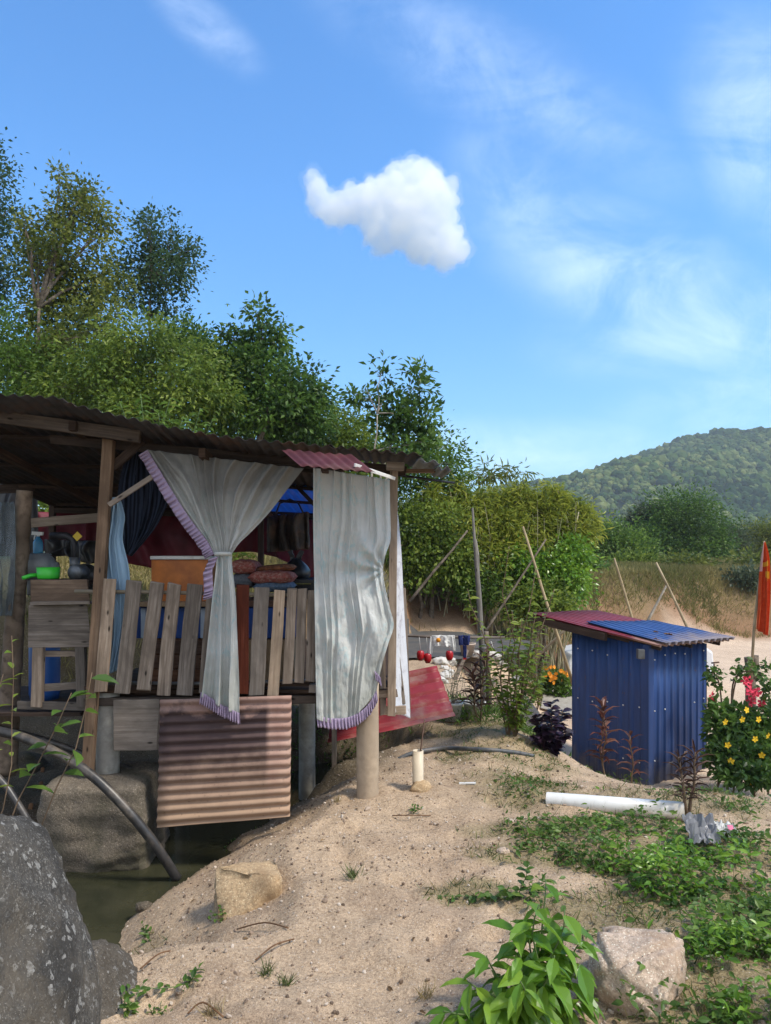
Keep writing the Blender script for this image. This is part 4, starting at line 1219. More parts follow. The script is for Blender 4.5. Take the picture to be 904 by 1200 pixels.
obj('bag_body', drape([(315, 607, 6.6), (314, 625, 6.6), (314, 647, 6.6)], [(361, 600, 6.6), (361, 620, 6.6), (362, 643, 6.6)], 3, .035, 50, 30, extra=lambda px, py, u, v: -.05 * math.sin(PI * u) * math.sin(PI * min(1, v + .2))), M['bag_cloth'], hb, solid=.03)
mb = MB(); mb.tube([P(322, 606, 6.6), P(328, 590, 6.6), P(340, 585, 6.6), P(350, 590, 6.6), P(356, 602, 6.6)], .008, 8); obj('handle', mb, M['black_plastic'], hb)

# kitchen corner on the left
ck = tag(empty('wash_stand', P(70, 826, 5.25)), 'grey boarded wooden stand on legs at the left of the shack, holding the green dipper', 'stand')
pboard('top_board', (37, 692.5), (104.5, 692), .155, .02, M['wood_brown'], ck, 5.12, seg=5, jit=.02)
pboard('ledge', (37, 707), (107, 706), .022, .045, M['wood_pale'], ck, 5.10)
pboard('front_board', (36, 734), (104, 733.5), .295, .016, M['wood'], ck, 5.13, seg=5, jit=.01)
pboard('leg', (44, 828), (46, 757), .072, .05, M['wood'], ck, 5.15)
pboard('leg', (97, 828), (95, 757), .065, .05, M['wood'], ck, 5.15)
pboard('leg', (46, 822), (46, 700), .05, .05, M['wood_dark'], ck, 5.55)
pboard('leg', (95, 822), (95, 700), .05, .05, M['wood_dark'], ck, 5.55)
pboard('crossbar', (50, 766), (92, 766), .04, .03, M['wood'], ck, 5.18)
pboard('crossbar', (50, 806), (92, 803), .05, .03, M['wood'], ck, 5.18)
a = P(38, 680, 5.13); b = P(104, 680, 5.13)
mb = MB(); mb.box((a.x, 5.14, a.z - .03), (b.x, 5.62, a.z - .002)); obj('shelf', mb, M['wood_dark'], ck)
gd = tag(empty('dipper', P(57, 678, 5.25)), 'bright green plastic water dipper with a long handle on the wash stand', 'dipper')
mb = MB(); cb = P(57, 678.4, 5.27)
mb.lathe([(0, 0), (.068, 0), (.074, .01), (.079, .082), (.074, .082), (.069, .012), (0, .012)], cb, 28); obj('bowl', mb, M['green_plastic'], gd)
mb = MB(); mb.tube([cb + Vector((-.07, 0, .028)), P(36, 674.5, 5.24), P(26.5, 677.5, 5.2)], [.015, .015, .013], 10); obj('handle', mb, M['green_plastic'], gd)
md = gd
jg = MB(); jg.lathe([(0, -.13), (.09, -.13), (.105, -.10), (.105, .08), (.06, .12), (.035, .13), (.035, .15), (0, .15)], P(45, 664, 5.62), 22, 'x')
tag(obj('water_jug', jg, M['jug']), 'large cloudy plastic jug lying behind the green dipper', 'jug')
jg = MB(); jg.box(tuple(P(31, 698, 5.6)), tuple(P(37, 676, 5.6) + Vector((0, .1, 0)))); tag(obj('dish_tub', jg, M['grey_metal'], bevel=.01), 'grey tub edge beside the log post', 'tub')
sp = tag(empty('spray_bottle', P(45, 649, 5.62)), 'blue spray bottle with white trigger standing above the cloudy jug', 'spray bottle')
mb = MB(); q = P(45, 648.8, 5.62); mb.lathe([(0, 0), (.033, 0), (.036, .01), (.036, .085), (.026, .105), (.014, .12), (.014, .13), (0, .13)], q, 18); obj('bottle', mb, M['soap'], sp)
mb = MB(); mb.plank(q + Vector((-.045, 0, .155)), q + Vector((.035, 0, .15)), .026, .026, seg=2); mb.tube([q + Vector((0, 0, .128)), q + Vector((0, 0, .15))], .012, 8)
mb.tube([q + Vector((-.02, 0, .15)), q + Vector((-.028, 0, .122)), q + Vector((-.03, 0, .105))], .005, 6); obj('trigger', mb, M['white_plastic'], sp)
mc = tag(empty('grinder', P(92, 679, 5.55)), 'grey motor with an upright dark pipe and yellow label on the wash stand', 'machine')
mb = MB(); mb.lathe([(0, -.07), (.05, -.07), (.06, -.05), (.06, .07), (.03, .09), (0, .09)], P(92, 671, 5.5), 20, 'y'); obj('motor', mb, M['galv'], mc)
mb = MB(); mb.tube([P(88, 668, 5.5), P(88, 640, 5.5), P(86, 632, 5.5), P(78, 628, 5.5), P(60, 628, 5.5)], .028, 12); obj('pipe', mb, M['dark_metal'], mc)
mb = MB(); mb.lathe([(.034, 0), (.036, .1)], P(88, 669, 5.5), 16); obj('sleeve', mb, M['grey_metal'], mc, solid=.004)
mb = MB(); q = P(91, 628.5, 5.46); s = .036; mb.add([q + Vector((-s, 0, 0)), q + Vector((0, -.005, -s)), q + Vector((s, 0, 0)), q + Vector((0, 0, s))], [[0, 1, 2, 3]]); obj('label_plate', mb, M['yellow'], mc, solid=.004)
mb = MB(); mb.lathe([(0, .02), (.07, .02), (.10, -.02), (.108, -.05)], P(104, 677, 5.66), 24, 'y'); tag(obj('metal_dish', mb, M['grey_metal'], solid=.004), 'grey round dish propped up beside the motor', 'dish')
mb = MB(); mb.tube([P(38, 655, 5.9), P(60, 648, 5.9), P(84, 639, 5.9)], .006, 8); tag(obj('stirring_stick', mb, M['dark_metal']), 'thin dark stick slanting behind the spray bottle', 'stick')
cb_ = drape([(-14, 590, 5.3), (-15, 650, 5.28), (-14, 720, 5.3)], [(16, 588, 5.3), (18, 650, 5.25), (14, 722, 5.3)], 2, .03, 40, 40, extra=lambda px, py, u, v: .04 * noise.noise(Vector((u * 4, v * 5, 1))))
tag(obj('plastic_bag', cb_, M['clear_bag'], solid=.004), 'clear plastic sheeting hanging left of the log post at the picture edge', 'plastic sheet')
mb = MB(); q = P(38, 0, 5.55); mb.lathe([(0, 0), (.10, 0), (.11, .05), (.11, .4), (.09, .46), (0, .46)], (q.x + .06, 5.62, .56), 22)
tag(obj('blue_barrel', mb, M['blue_plastic']), 'blue plastic barrel half hidden behind the wash stand', 'barrel')
mb = MB(); q = P(105, 757, 5.5); mb.lathe([(0, 0), (.05, 0), (.06, .09), (.055, .09), (.046, .008), (0, .008)], (q.x, 5.5, q.z), 18)
pk = tag(obj('pink_basin', mb, M['pink']), 'pink plastic basin behind the wash stand near the post', 'basin')

# ================================================================== GROUND OBJECTS
tag(rock('boulder', (-1.55, 2.40, -.06), (.56, .78, .84), M['boulder'], 3, 6, .13, 1.3, rough=.018), 'huge dark boulder spotted with pale lichen in the lower left corner', 'boulder')
tag(rock('boulder', (-1.15, 2.82, -.15), (.21, .34, .29), M['boulder_brown'], 5, 6, .12, 1.4, rough=.018), 'smaller brown grey boulder tucked against the huge lichen boulder', 'boulder')
tag(block_rock('footing_block', (-1.94, 5.16, -.16), (.37, .34, .30), M['block'], 4), 'rough dark concrete block under the left concrete post', 'block')
g = G(288, 1062); tag(hull_rock('sandstone', (g.x + .0, g.y + .05, g.z + .02), (.165, .13, .13), M['tan_rock'], 22, 22, 3, .018, .25, True), 'flat topped tan sandstone on the sand beside the stream', 'rock')
g = G(755, 1172); tag(hull_rock('granite_rock', (g.x, g.y + .06, g.z + .05), (.21, .22, .27), M['granite'], 13, 13, 4, .014, .9), 'large pale pink granite rock in the weeds at the bottom right', 'rock')
ROCKS = [(236, 1018, .07, 'brown_rock', 'brown rounded rock at the water edge beside the tan sandstone'), (168, 1066, .05, 'brown_rock', 'small brown rock where the hose enters the stream'),
         (690, 872, .16, 'granite', 'pale half buried rock below the dark purple shrub'), (95, 905, .10, 'brown_rock', 'dark rock in the shadow under the wash stand'), (20, 905, .22, 'brown_rock', 'dark earthy rock at the left edge behind the hoses'),
         (160, 1010, .05, 'block', 'mossy stone in front of the footing block'), (66, 1012, .20, 'brown_rock', 'mossy brown rock at the water edge between the boulder and the footing block'), (590, 1000, .035, 'granite', 'small pale stone on the grass beside the sandy patch'), (215, 1165, .03, 'granite', 'small pale stone near the twigs at the bottom left')]
for i, (px, py, r, mm, lb) in enumerate(ROCKS):
    g = G(px, py); tag(rock('rock', (g.x, g.y + r * .3, g.z + r * .15), (r, r * .8, r * .6), M[mm], 30 + i, 4, .22, 1.4), lb, 'rock')
for i, (px, py, lb) in enumerate([(90, 1010, 'pale flat stone on the bank in front of the left footing'), (253, 1003, 'white scrap of stone floating at the stream edge')]):
    pass

def hose(name, pts, r, m, label, cat='hose'):
    mb = MB(); q = smooth_pts([tuple(v) for v in pts], 40)
    mb.tube(q, r, 12); return tag(obj(name, mb, m), label, cat)
hose('hose', [P(-30, 852, 4.8), P(20, 862, 4.76), P(70, 884, 4.70), P(112, 912, 4.66), P(150, 950, 4.64), P(182, 990, 4.66), P(208, 1030, 4.72)], .031, M['hose'], 'thick black hose curving over the footing block into the stream')
hose('hose', [P(-40, 846, 5.35), P(20, 858, 5.32), P(70, 873, 5.3), P(115, 890, 5.3), P(150, 900, 5.28), P(186, 918, 5.26), P(230, 940, 5.3)], .022, M['hose'], 'black hose running behind the left concrete post and the hanging sheet')
hose('hose', [P(-14, 900, 4.1), P(6, 920, 4.08), P(22, 944, 4.06), P(42, 978, 4.04)], .02, M['hose'], 'short black hose dropping behind the lichen boulder')
def gl(px, py, up=.012):
    g = G(px, py); return g + Vector((0, 0, up))
hose('hose', [P(362, 925, 6.45), P(392, 915, 6.3), P(430, 903, 6.1), P(460, 893, 6.0), gl(484, 886, .02), gl(520, 880, .02), gl(560, 881, .018), gl(600, 884, .012), gl(626, 887, 0)], .018, M['hose_grey'], 'thin grey hose lying across the sand behind the short pipe stub')
# pipe stub with rod
pv = tag(empty('pipe_stub', G(490, 924)), 'short cream pipe stub standing in the sand with a thin rusty rod', 'pipe')
g = G(490, 924); h = (924 - 880) / F * g.y
mb = MB(); mb.lathe([(.038, -.1), (.038, h), (.031, h), (.031, h * .4)], (g.x, g.y, g.z), 20); obj('pipe', mb, M['pvc'], pv)
mb = MB(); mb.tube([g + Vector((.006, .01, h * .4)), g + Vector((.02, .02, h)), g + Vector((.05, .06, h + .2))], .005, 6); obj('rod', mb, M['steel_rod'], pv)
tag(rock('sand_clod', (g.x + .02, g.y - .03, g.z + .0), (.075, .06, .065), M['tan_rock'], 77, 3, .25), 'crumbly sand clod at the foot of the pipe stub', 'clod')
mb = MB(); mb.plank(P(392, 925, 6.2), P(392, 848, 6.2), .04, .03); tag(obj('thin_stake', mb, M['wood']), 'thin wooden stake under the long curtain', 'stake')
# white pipe
a = P(640, 936, 5.55); b = P(803, 955, 5.05)
mb = MB(); ax = (b - a).normalized()
a = G(641, 941) + Vector((0, 0, .02)); b = G(802, 962) + Vector((0, 0, .05)); ax = (b - a).normalized()
mb.tube([a, a.lerp(b, .3), b, b - ax * .001, b - ax * .12], [.05, .052, .056, .050, .050], 24, False)
tag(obj('white_pipe', mb, M['white_plastic']), 'long white plastic pipe lying on the slope in front of the blue shed', 'pipe')
# litter
g = G(822, 990)
mb = MB(); mb.grid(lambda u, v: (g + Vector(((u - .5) * .17 + .02 * noise.noise(Vector((u * 5, v * 5, 2))), (v - .5) * .12, .03 + .11 * v + .05 * noise.noise(Vector((u * 6, v * 6, 7))))), (u, v)), 16, 12, False)
tag(obj('plastic_scrap', mb, plain('grey_plastic', (.20, .20, .21), .4, .2, 10, .4), solid=.003), 'crumpled grey plastic scrap by the end of the white pipe', 'litter')
g2 = G(846, 980)
mb = MB(); mb.grid(lambda u, v: (g2 + Vector(((u - .5) * .16, (v - .5) * .07, .02 + .04 * v + .05 * noise.noise(Vector((u * 8, v * 8, 4))))), (u, v)), 16, 10, False)
w_ = tag(obj('wrapper', mb, M['tee'], solid=.002), 'crumpled white and pink wrapper beside the grey plastic scrap', 'litter')
mb = MB(); mb.grid(lambda u, v: (g2 + Vector((.02 + u * .03, -.042 + v * .02, .05 + .02 * v)), (u, v)), 4, 3, False); obj('printed_patch', mb, M['pink'], w_, solid=.002)
mb = MB(); q = G(548, 920); mb.plank(q + Vector((-.06, 0, .008)), q + Vector((.06, .01, .008)), .018, .01, (0, 0, 1)); tag(obj('white_strip', mb, M['white_paint']), 'small white strip lying on the sand beside the pipe stub', 'scrap')

# leaning red sheet
trap = lambda t: 1.0 if .42 < t < .58 else (max(0, (t - .34) / .08) if t <= .42 else max(0, 1 - (t - .58) / .08))
rs = corr(P(388, 872, 6.2), P(484, 793, 7.2), P(511, 781, 7.15), P(530, 838, 6.55), 1, .001)
A, B, C_, D_ = P(384, 872, 6.25), P(534, 840, 6.50), P(512, 781, 7.2), P(395, 802, 7.25)
rs = corr(A, D_, C_, B, 5, .012, trap, 14, .01, 3)
tag(obj('red_sheet', rs, M['red_sheet'], solid=.003), 'red painted roofing sheet leaning on the ground behind the right concrete post', 'metal sheet')

# drying rail
dr = tag(empty('drying_rack', G(566, 838)), 'clothes rail lashed to a tall weathered pole and a short post', 'clothes rack')
DR = 7.4
mb = MB(); mb.tube([P(567, 842, DR), P(565, 760, DR), P(561, 690, DR), P(557, 645, DR), P(554, 595, DR)], [.030, .028, .026, .016, .010], 10); obj('tall_pole', mb, M['pole_grey'], dr)
mb = MB(); mb.tube([P(561, 690, DR), P(560, 650, DR + .05), P(558, 632, DR + .05)], [.020, .016, .008], 8); obj('forked_branch', mb, M['pole_grey'], dr)
mb = MB(); mb.tube([P(574, 842, DR + .05), P(572, 790, DR + .05), P(570, 740, DR + .05)], [.032, .028, .024], 10); obj('short_post', mb, M['bark'], dr)
mb = MB(); mb.tube([P(430, 742, DR - .06), P(500, 746, DR - .06), P(545, 747, DR - .06), P(592, 747, DR - .06)], [.014, .014, .013, .012], 10); obj('rail', mb, M['wood'], dr)
mb = MB(); mb.lathe([(.04, -.02), (.045, 0), (.04, .02)], P(568, 757, DR), 14); mb.tube([P(570, 757, DR - .04), P(576, 752, DR - .08), P(578, 760, DR - .07)], .006, 6); obj('lashing', mb, M['rope'], dr)
# clothes on the rail
ts = tag(empty('t_shirt', P(519, 767, DR - .07)), 'small white shirt with an orange print hanging on the rail', 'shirt')
obj('shirt_body', drape([(506, 744.5, DR - .085), (507, 752, DR - .09), (508, 757, DR - .09)], [(533, 744.5, DR - .085), (532, 752, DR - .09), (531, 758, DR - .09)], 2, .012, 30, 16), M['tee'], ts, solid=.003)
obj('sleeve', drape([(504.5, 746, DR - .08), (503, 756, DR - .085), (503, 766, DR - .085)], [(509, 746, DR - .08), (508, 757, DR - .085), (506, 767, DR - .085)], 1, .006, 10, 14), M['tee'], ts, solid=.004)
obj('sleeve', drape([(529, 746, DR - .08), (530, 755, DR - .085), (531, 762, DR - .085)], [(533, 746, DR - .08), (534, 756, DR - .085), (534, 763, DR - .085)], 1, .006, 10, 14), M['tee'], ts, solid=.004)
mb = MB(); mb.lathe([(0, -.004), (.022, -.002), (.022, .002), (0, .004)], P(514, 750, DR - .112), 16, 'y'); obj('print', mb, M['orange'], ts)
nv_ = tag(empty('navy_cloth', P(544, 772, DR - .07)), 'navy cloth with one dangling leg hanging on the rail', 'cloth')
obj('cloth_panel', drape([(537, 744.5, DR - .08), (537.5, 750, DR - .085), (538, 756, DR - .085)], [(551, 744.5, DR - .08), (551, 750, DR - .085), (550, 756, DR - .085)], 1.5, .010, 20, 12), M['navy'], nv_, solid=.003)
obj('leg', drape([(542.5, 756, DR - .08), (543, 763, DR - .08), (543, 771, DR - .08)], [(547, 756, DR - .08), (547, 763, DR - .08), (546.5, 771, DR - .08)], .5, .004, 8, 10), M['navy'], nv_, solid=.004)
mb = MB(); mb.box(tuple(P(543, 773, DR - .085)), tuple(P(546.7, 770.6, DR - .085) + Vector((0, .012, 0)))); obj('cuff', mb, M['red_cup'], nv_)
for i, (px, py, lb) in enumerate([(493, 767, 'red plastic pot hanging first from the left below the clothes rail'), (501.5, 770, 'red plastic pot hanging beside the first one, left of the white shirt'), (527, 767, 'red plastic pot hanging below the white shirt')]):
    cup = tag(empty('hanging_pot', P(px, py + 8, DR - .07)), lb, 'pot', 'red pots hanging from the rail')
    q = P(px, py + 7, DR - .07)
    mb = MB(); mb.lathe([(0, 0), (.022, 0), (.036, .03), (.038, .075), (.030, .092), (.024, .096), (0, .096)], q, 18); obj('pot', mb, M['red_cup'], cup)
    mb = MB(); mb.tube([q + Vector((0, 0, .095)), P(px - 1.5, 746, DR - .07)], .003, 5); obj('string', mb, M['rope'], cup)

# white rubble and pots behind the rail
for i in range(26):
    px = RN.uniform(512, 622); py = RN.uniform(775, 803)
    g = G(px, py)
    r = RN.uniform(.06, .14)
    tag(rock('rubble', (g.x, g.y, g.z + r * .2), (r, r * .8, r * .55), M['pale_stone'], 100 + i, 3, .5, 2.2), 'whitish lump of rubble in the heap behind the flower pots', 'stone', 'pale rubble behind the pots')
def pot(px, py, r, h, m, label, soil=True):
    g = G(px, py); t = tag(empty('flower_pot', g), label, 'flower pot')
    mb = MB(); mb.lathe([(0, -.01), (r * .72, -.01), (r * .95, h * .86), (r * 1.06, h * .87), (r * 1.06, h), (r * .93, h), (r * .9, h * .85)], g, 26); obj('pot', mb, m, t)
    mb = MB(); mb.lathe([(0, h * .88), (r * .9, h * .86)], g, 20); obj('soil', mb, M['bark'], t)
    return g + Vector((0, 0, h * .86))
P1 = pot(530, 843, .105, .17, M['white_plastic'], 'white ribbed flower pot with thin shoots below the clothes rail')
P2 = pot(556, 840, .11, .15, M['white_plastic'], 'second white pot, behind the reddish plant at the tall pole')
P3 = pot(548, 797, .13, .20, M['terracotta'], 'beige clay pot left of the tall pole under the navy cloth')

# ================================================================== BLUE SHED
sh = tag(empty('blue_shed', (3.6, 10.6, -1.45)), 'small blue ribbed metal shed with a slanting red and blue roof', 'shed')
Np, Lp_, Rp_ = Vector((3.54, 10.0, 0)), Vector((2.756, 11.0, 0)), Vector((4.723, 10.9, 0))
Kp = Lp_ + Rp_ - Np
zt = {'N': .43, 'L': .56, 'R': .345, 'K': .50}
rib = lambda t: 1.0 if .40 < t < .60 else (max(0, (t - .30) / .10) if t <= .40 else max(0, 1 - (t - .60) / .10))
def wall(a, za, b, zb, n):
    z0 = -1.75
    return obj('wall_panel', corr(Vector((a.x, a.y, z0)), Vector((b.x, b.y, z0)), Vector((b.x, b.y, zb)), Vector((a.x, a.y, za)), n, .011, rib, 3, 0, 7), M['shed_blue'], sh, solid=.002)
wall(Lp_, zt['L'], Np, zt['N'], 7)
wall(Np, zt['N'], Rp_, zt['R'], 9)
wall(Rp_, zt['R'], Kp, zt['K'], 7)
wall(Kp, zt['K'], Lp_, zt['L'], 9)
mb = MB(); dx = .07
e1 = (Lp_ - Np).normalized(); e2 = (Rp_ - Np).normalized(); o_ = -(e1 + e2).normalized() * .018
for (z0, z1) in ((-1.75, .43),):
    vs = [Np + o_ + e1 * .12 + Vector((0, 0, z0)), Np + o_ + Vector((0, 0, z0)), Np + o_ + e2 * .12 + Vector((0, 0, z0)), Np + o_ + e1 * .12 + Vector((0, 0, z1)), Np + o_ + Vector((0, 0, z1)), Np + o_ + e2 * .12 + Vector((0, 0, z1))]
    mb.add(vs, [[0, 1, 4, 3], [1, 2, 5, 4]])
obj('corner_trim', mb, M['shed_blue'], sh, solid=.003)
mb = MB()
for (a, b, n) in ((Lp_, Np, 5), (Np, Rp_, 6)):
    nn = Vector(((b - a).y, -(b - a).x, 0)).normalized()
    for z in (.25, -.45, -1.15):
        for k in range(n):
            if RN.random() < .35: continue
            q = a.lerp(b, (k + .5) / n) + Vector((0, 0, z + RN.uniform(-.03, .03))) + nn * .016
            mb.lathe([(0, -.008), (.010, -.006), (.010, .006), (0, .008)], q, 8, 'y')
obj('screw_heads', mb, M['white_paint'], sh)
RA, RB, RC, RD = P(619, 719, 11.2), P(771, 757, 9.8), P(857, 750, 10.8), P(699.6, 716, 12.3)
rf = obj('red_roof_sheet', corr(RA, RD, RC, RB, 13, .017, rib, 4, 0, 3), M['roof_red'], sh, solid=.002)
up = Vector((0, 0, .034))
def rp(u, v): return RA.lerp(RB, u).lerp(RD.lerp(RC, u), v)
obj('blue_roof_sheet', corr(rp(.40, .13) + up, rp(.46, .99) + up, rp(1.03, 1.01) + up, rp(1.03, .05) + up, 11, .018, rib, 4, 0, 5), M['roof_blue'], sh, solid=.002)
mb = MB(); mb.plank(RA + Vector((.05, .03, -.075)), rp(.62, .02) + Vector((0, 0, -.06)), .11, .05, (-.7, -.7, 0)); obj('fascia_board', mb, M['wood_dark'], sh)
for v in (.1, .5, .9):
    mb = MB(); mb.plank(rp(.02, v) + Vector((0, 0, -.055)), rp(.97, v) + Vector((0, 0, -.055)), .05, .06, (0, 0, 1)); obj('roof_batten', mb, M['wood_dark'], sh)
mb = MB(); q = P(751, 766, 9.93); mb.box((q.x - .045, q.y - .04, q.z - .07), (q.x + .045, q.y + .05, q.z + .06)); obj('junction_box', mb, M['grey_metal'], sh, bevel=.006)
for (u, v, s, lb) in ((.83, .45, .09, 'curled dead leaf on the blue roof sheet'), (.76, .42, .06, 'small dead leaf on the blue roof sheet left of the curled one'), (.93, .10, .05, 'dead leaf near the front edge of the shed roof')):
    q = rp(u, v) + Vector((0, 0, .07))
    mb = MB(); mb.grid(lambda a, b: (q + Vector(((a - .5) * s * 1.3, (b - .5) * s * .8, .022 * math.sin(a * PI) - .035 + .02 * noise.noise(Vector((a * 5, b * 5, s * 50))))), (a, b)), 8, 6); tag(obj('dead_leaf', mb, M['dead_leaf'], solid=.004), lb, 'dead leaf')

# poles leaning about the shed
def pole(a, da, b, db, r, m, label, r2=None):
    mb = MB(); p0 = P(*a, da); p1 = P(*b, db)
    mb.tube(bend(p0, p1, 7, 0, .012), [r + ((r2 or r * .6) - r) * i / 7 for i in range(8)], 8); tag(obj('bamboo_pole', mb, m), label, 'pole')
pole((674, 808), 12.6, (613, 617), 12.8, .032, M['bamboo'], 'long bamboo pole leaning left behind the tip of the shed roof')
pole((598, 800), 13.2, (668, 733), 13.0, .035, M['bamboo'], 'shorter bamboo stick crossing the long pole left of the shed')
pole((752, 760), 13.6, (720, 654), 13.8, .03, M['bamboo'], 'leaning bamboo pole behind the red part of the shed roof')
pole((839, 805), 12.8, (769, 659), 13.2, .032, M['bamboo'], 'leaning bamboo pole behind the blue part of the shed roof')
pole((758, 730), 14.2, (782, 685), 14.4, .03, M['bark_pale'], 'thin forked stick between the two poles behind the shed')
pole((566, 745), 14.0, (640, 632), 14.6, .028, M['bark'], 'dead branch slanting through the bamboo clump')
pole((480, 705), 14.5, (548, 622), 15.0, .032, M['bark'], 'dead brown branch slanting at the left of the bamboo clump')
pole((530, 805), 9.6, (548, 762), 9.8, .035, M['wood'], 'short weathered stick leaning over the rubble heap')
mb = MB(); mb.tube([P(838, 800, 11.2), P(837, 778, 11.2)], .012, 8); mb.tube([P(834, 777, 11.2), P(843, 776, 11.2)], .012, 8); tag(obj('tap_post', mb, M['steel_rod']), 'small rusty tap post right of the shed', 'tap')

# flag
fl = tag(empty('flag', P(882, 800, 11.5)), 'orange red flag with a yellow emblem hanging on a thin pole', 'flag')
mb = MB(); mb.tube([P(880, 805, 11.5), P(884, 735, 11.5), P(889, 690, 11.5), P(896, 634, 11.5)], [.022, .020, .017, .012], 8); obj('flag_pole', mb, M['bamboo'], fl)
m_, nt_, b_, o_2 = mat('flag_cloth')
uv_ = nd(nt_, 'ShaderNodeSeparateXYZ', {0: tc(nt_, 'UV')})
n_ = noi(nt_, tc(nt_), 14, 3)
c_ = mix(nt_, ramp(nt_, n_, [(.3, 0.0), (.7, 1.0)]), (.62, .075, .02), (.74, .13, .04))
k1 = mth(nt_, 'MULTIPLY', mth(nt_, 'COMPARE', uv_.outputs[1], .30), 1.0)
def band(lo, hi, s): return mth(nt_, 'MULTIPLY', mth(nt_, 'GREATER_THAN', s, lo), mth(nt_, 'LESS_THAN', s, hi))
emb = mth(nt_, 'MAXIMUM', mth(nt_, 'MULTIPLY', band(.26, .31, uv_.outputs[1]), band(.35, .9, uv_.outputs[0])), mth(nt_, 'MULTIPLY', band(.36, .42, uv_.outputs[1]), band(.45, .95, uv_.outputs[0])))
emb = mth(nt_, 'MAXIMUM', emb, mth(nt_, 'MULTIPLY', band(.29, .44, uv_.outputs[1]), band(.70, .84, uv_.outputs[0])))
c_ = mix(nt_, emb, c_, (.78, .48, .05))
c_ = mix(nt_, mth(nt_, 'MULTIPLY', band(.0, .36, uv_.outputs[1]), band(0, .28, uv_.outputs[0])), c_, (.72, .42, .36))
setc(nt_, b_, c_, .8, .1)
tr_ = nd(nt_, 'ShaderNodeBsdfTranslucent', {'Color': c_}); ms_ = nd(nt_, 'ShaderNodeMixShader', {0: .3, 1: b_.outputs[0], 2: tr_.outputs[0]}); nt_.links.new(ms_.outputs[0], o_2.inputs[0])
obj('flag_cloth', drape([(895, 636, 11.47), (891, 660, 11.46), (889, 682, 11.46), (888, 710, 11.46), (886, 737, 11.46)], [(897, 635, 11.47), (902, 655, 11.45), (903, 690, 11.45), (902, 720, 11.45), (900, 745, 11.45)], 2.0, .05, 40, 60, ampf=lambda v: min(1, v * 3 + .1)), m_, fl, solid=.004)
st_ = tag(empty('tree_stump', P(882, 830, 11.6)), 'sawn forked stump that props the flag pole', 'stump')
mb = MB(); q = P(880, 0, 11.6); mb.tube([Vector((q.x, 11.6, -1.6)), Vector((q.x, 11.6, -.5)), P(880, 790, 11.6), P(876, 770, 11.6)], [.09, .08, .07, .05], 10)
mb.tube([P(881, 795, 11.6), P(885, 782, 11.58), P(885, 768, 11.58)], [.07, .06, .055], 10); obj('trunk', mb, M['bark'], st_)

# white car behind the shed
car = tag(empty('white_car', (6.2, 18.1, -1.5)), 'white car mostly hidden behind the blue shed, its tail showing at the right', 'car')
prof = [(0, .32), (0, .62), (.12, .80), (.75, .92), (1.25, 1.36), (2.6, 1.42), (3.25, .98), (3.42, .86), (3.45, .40), (3.3, .28), (.2, .28)]
def extrude(pts, y0, y1, o, inset=0):
    mb = MB(); n = len(pts)
    vs = [o + Vector((x, y0, z)) for x, z in pts] + [o + Vector((x, y1, z)) for x, z in pts]
    mb.add(vs, [list(range(n))[::-1] if y0 > y1 else list(range(n)), list(range(n, 2 * n))[::-1]] + [[(i + 1) % n, i, n + i, n + (i + 1) % n] for i in range(n)]); return mb
CO = Vector((7.72 - 3.45, 17.4, -1.5))
obj('body', extrude(prof, 0, 1.55, CO), M['car_white'], car, bevel=.05)
obj('window', extrude([(1.0, .95), (1.35, 1.31), (1.95, 1.34), (1.95, .95)], -.006, .02, CO), M['glass_dark'], car)
obj('window', extrude([(2.02, .95), (2.02, 1.34), (2.55, 1.35), (2.95, .99)], -.006, .02, CO), M['glass_dark'], car)
for wx in (.72, 2.75):
    for wy in (.0, 1.38):
        wb = MB(); wb.lathe([(0, 0), (.17, 0), (.20, .0), (.30, .02), (.30, .17), (.17, .18), (0, .18)], CO + Vector((wx, wy - .01, .30)), 24, 'y'); wh = obj('wheel', wb, M['tyre'], car)
        wb = MB(); wb.lathe([(0, -.012), (.17, -.012), (.18, .004)], CO + Vector((wx, wy - .01, .30)), 20, 'y'); obj('rim', wb, M['grey_metal'], wh)
# blue tarp cover
bt = tag(empty('tarp_shelter', P(652, 800, 19.5)), 'bright blue tarp sloping over a low frame behind the orange flowers', 'tarp')
mb = MB()
t0, t1, t2, t3 = P(632, 773, 19.2), P(676, 790, 18.6), P(678, 768, 19.6), P(640, 767, 20.6)
mb.grid(lambda u, v: (t0.lerp(t1, u).lerp(t3.lerp(t2, u), v) + Vector((0, 0, .03 * noise.noise(Vector((u * 4, v * 4, 3))))), (u, v)), 14, 10); obj('tarp', mb, M['blue_tarp'], bt, solid=.01)
mb = MB(); mb.grid(lambda u, v: (P(630 + 12 * u, 774 + 12 * v, 19.3) + Vector((0, .05 * math.sin(u * 9), 0)), (u, v)), 10, 6); obj('side_flap', mb, M['blue_board'], bt, solid=.01)
mb = MB(); mb.tube([P(641, 768, 18.9), P(672, 789, 18.5)], .03, 8); obj('rope', mb, M['rope'], bt)
for (x, y, d) in ((634, 775, 19.4), (676, 790, 18.7), (677, 770, 19.7), (642, 768, 20.6)):
    q = P(x, y, d); mb = MB(); mb.tube([Vector((q.x, q.y, -1.6)), q], .03, 8); obj('frame_post', mb, M['wood_dark'], bt)
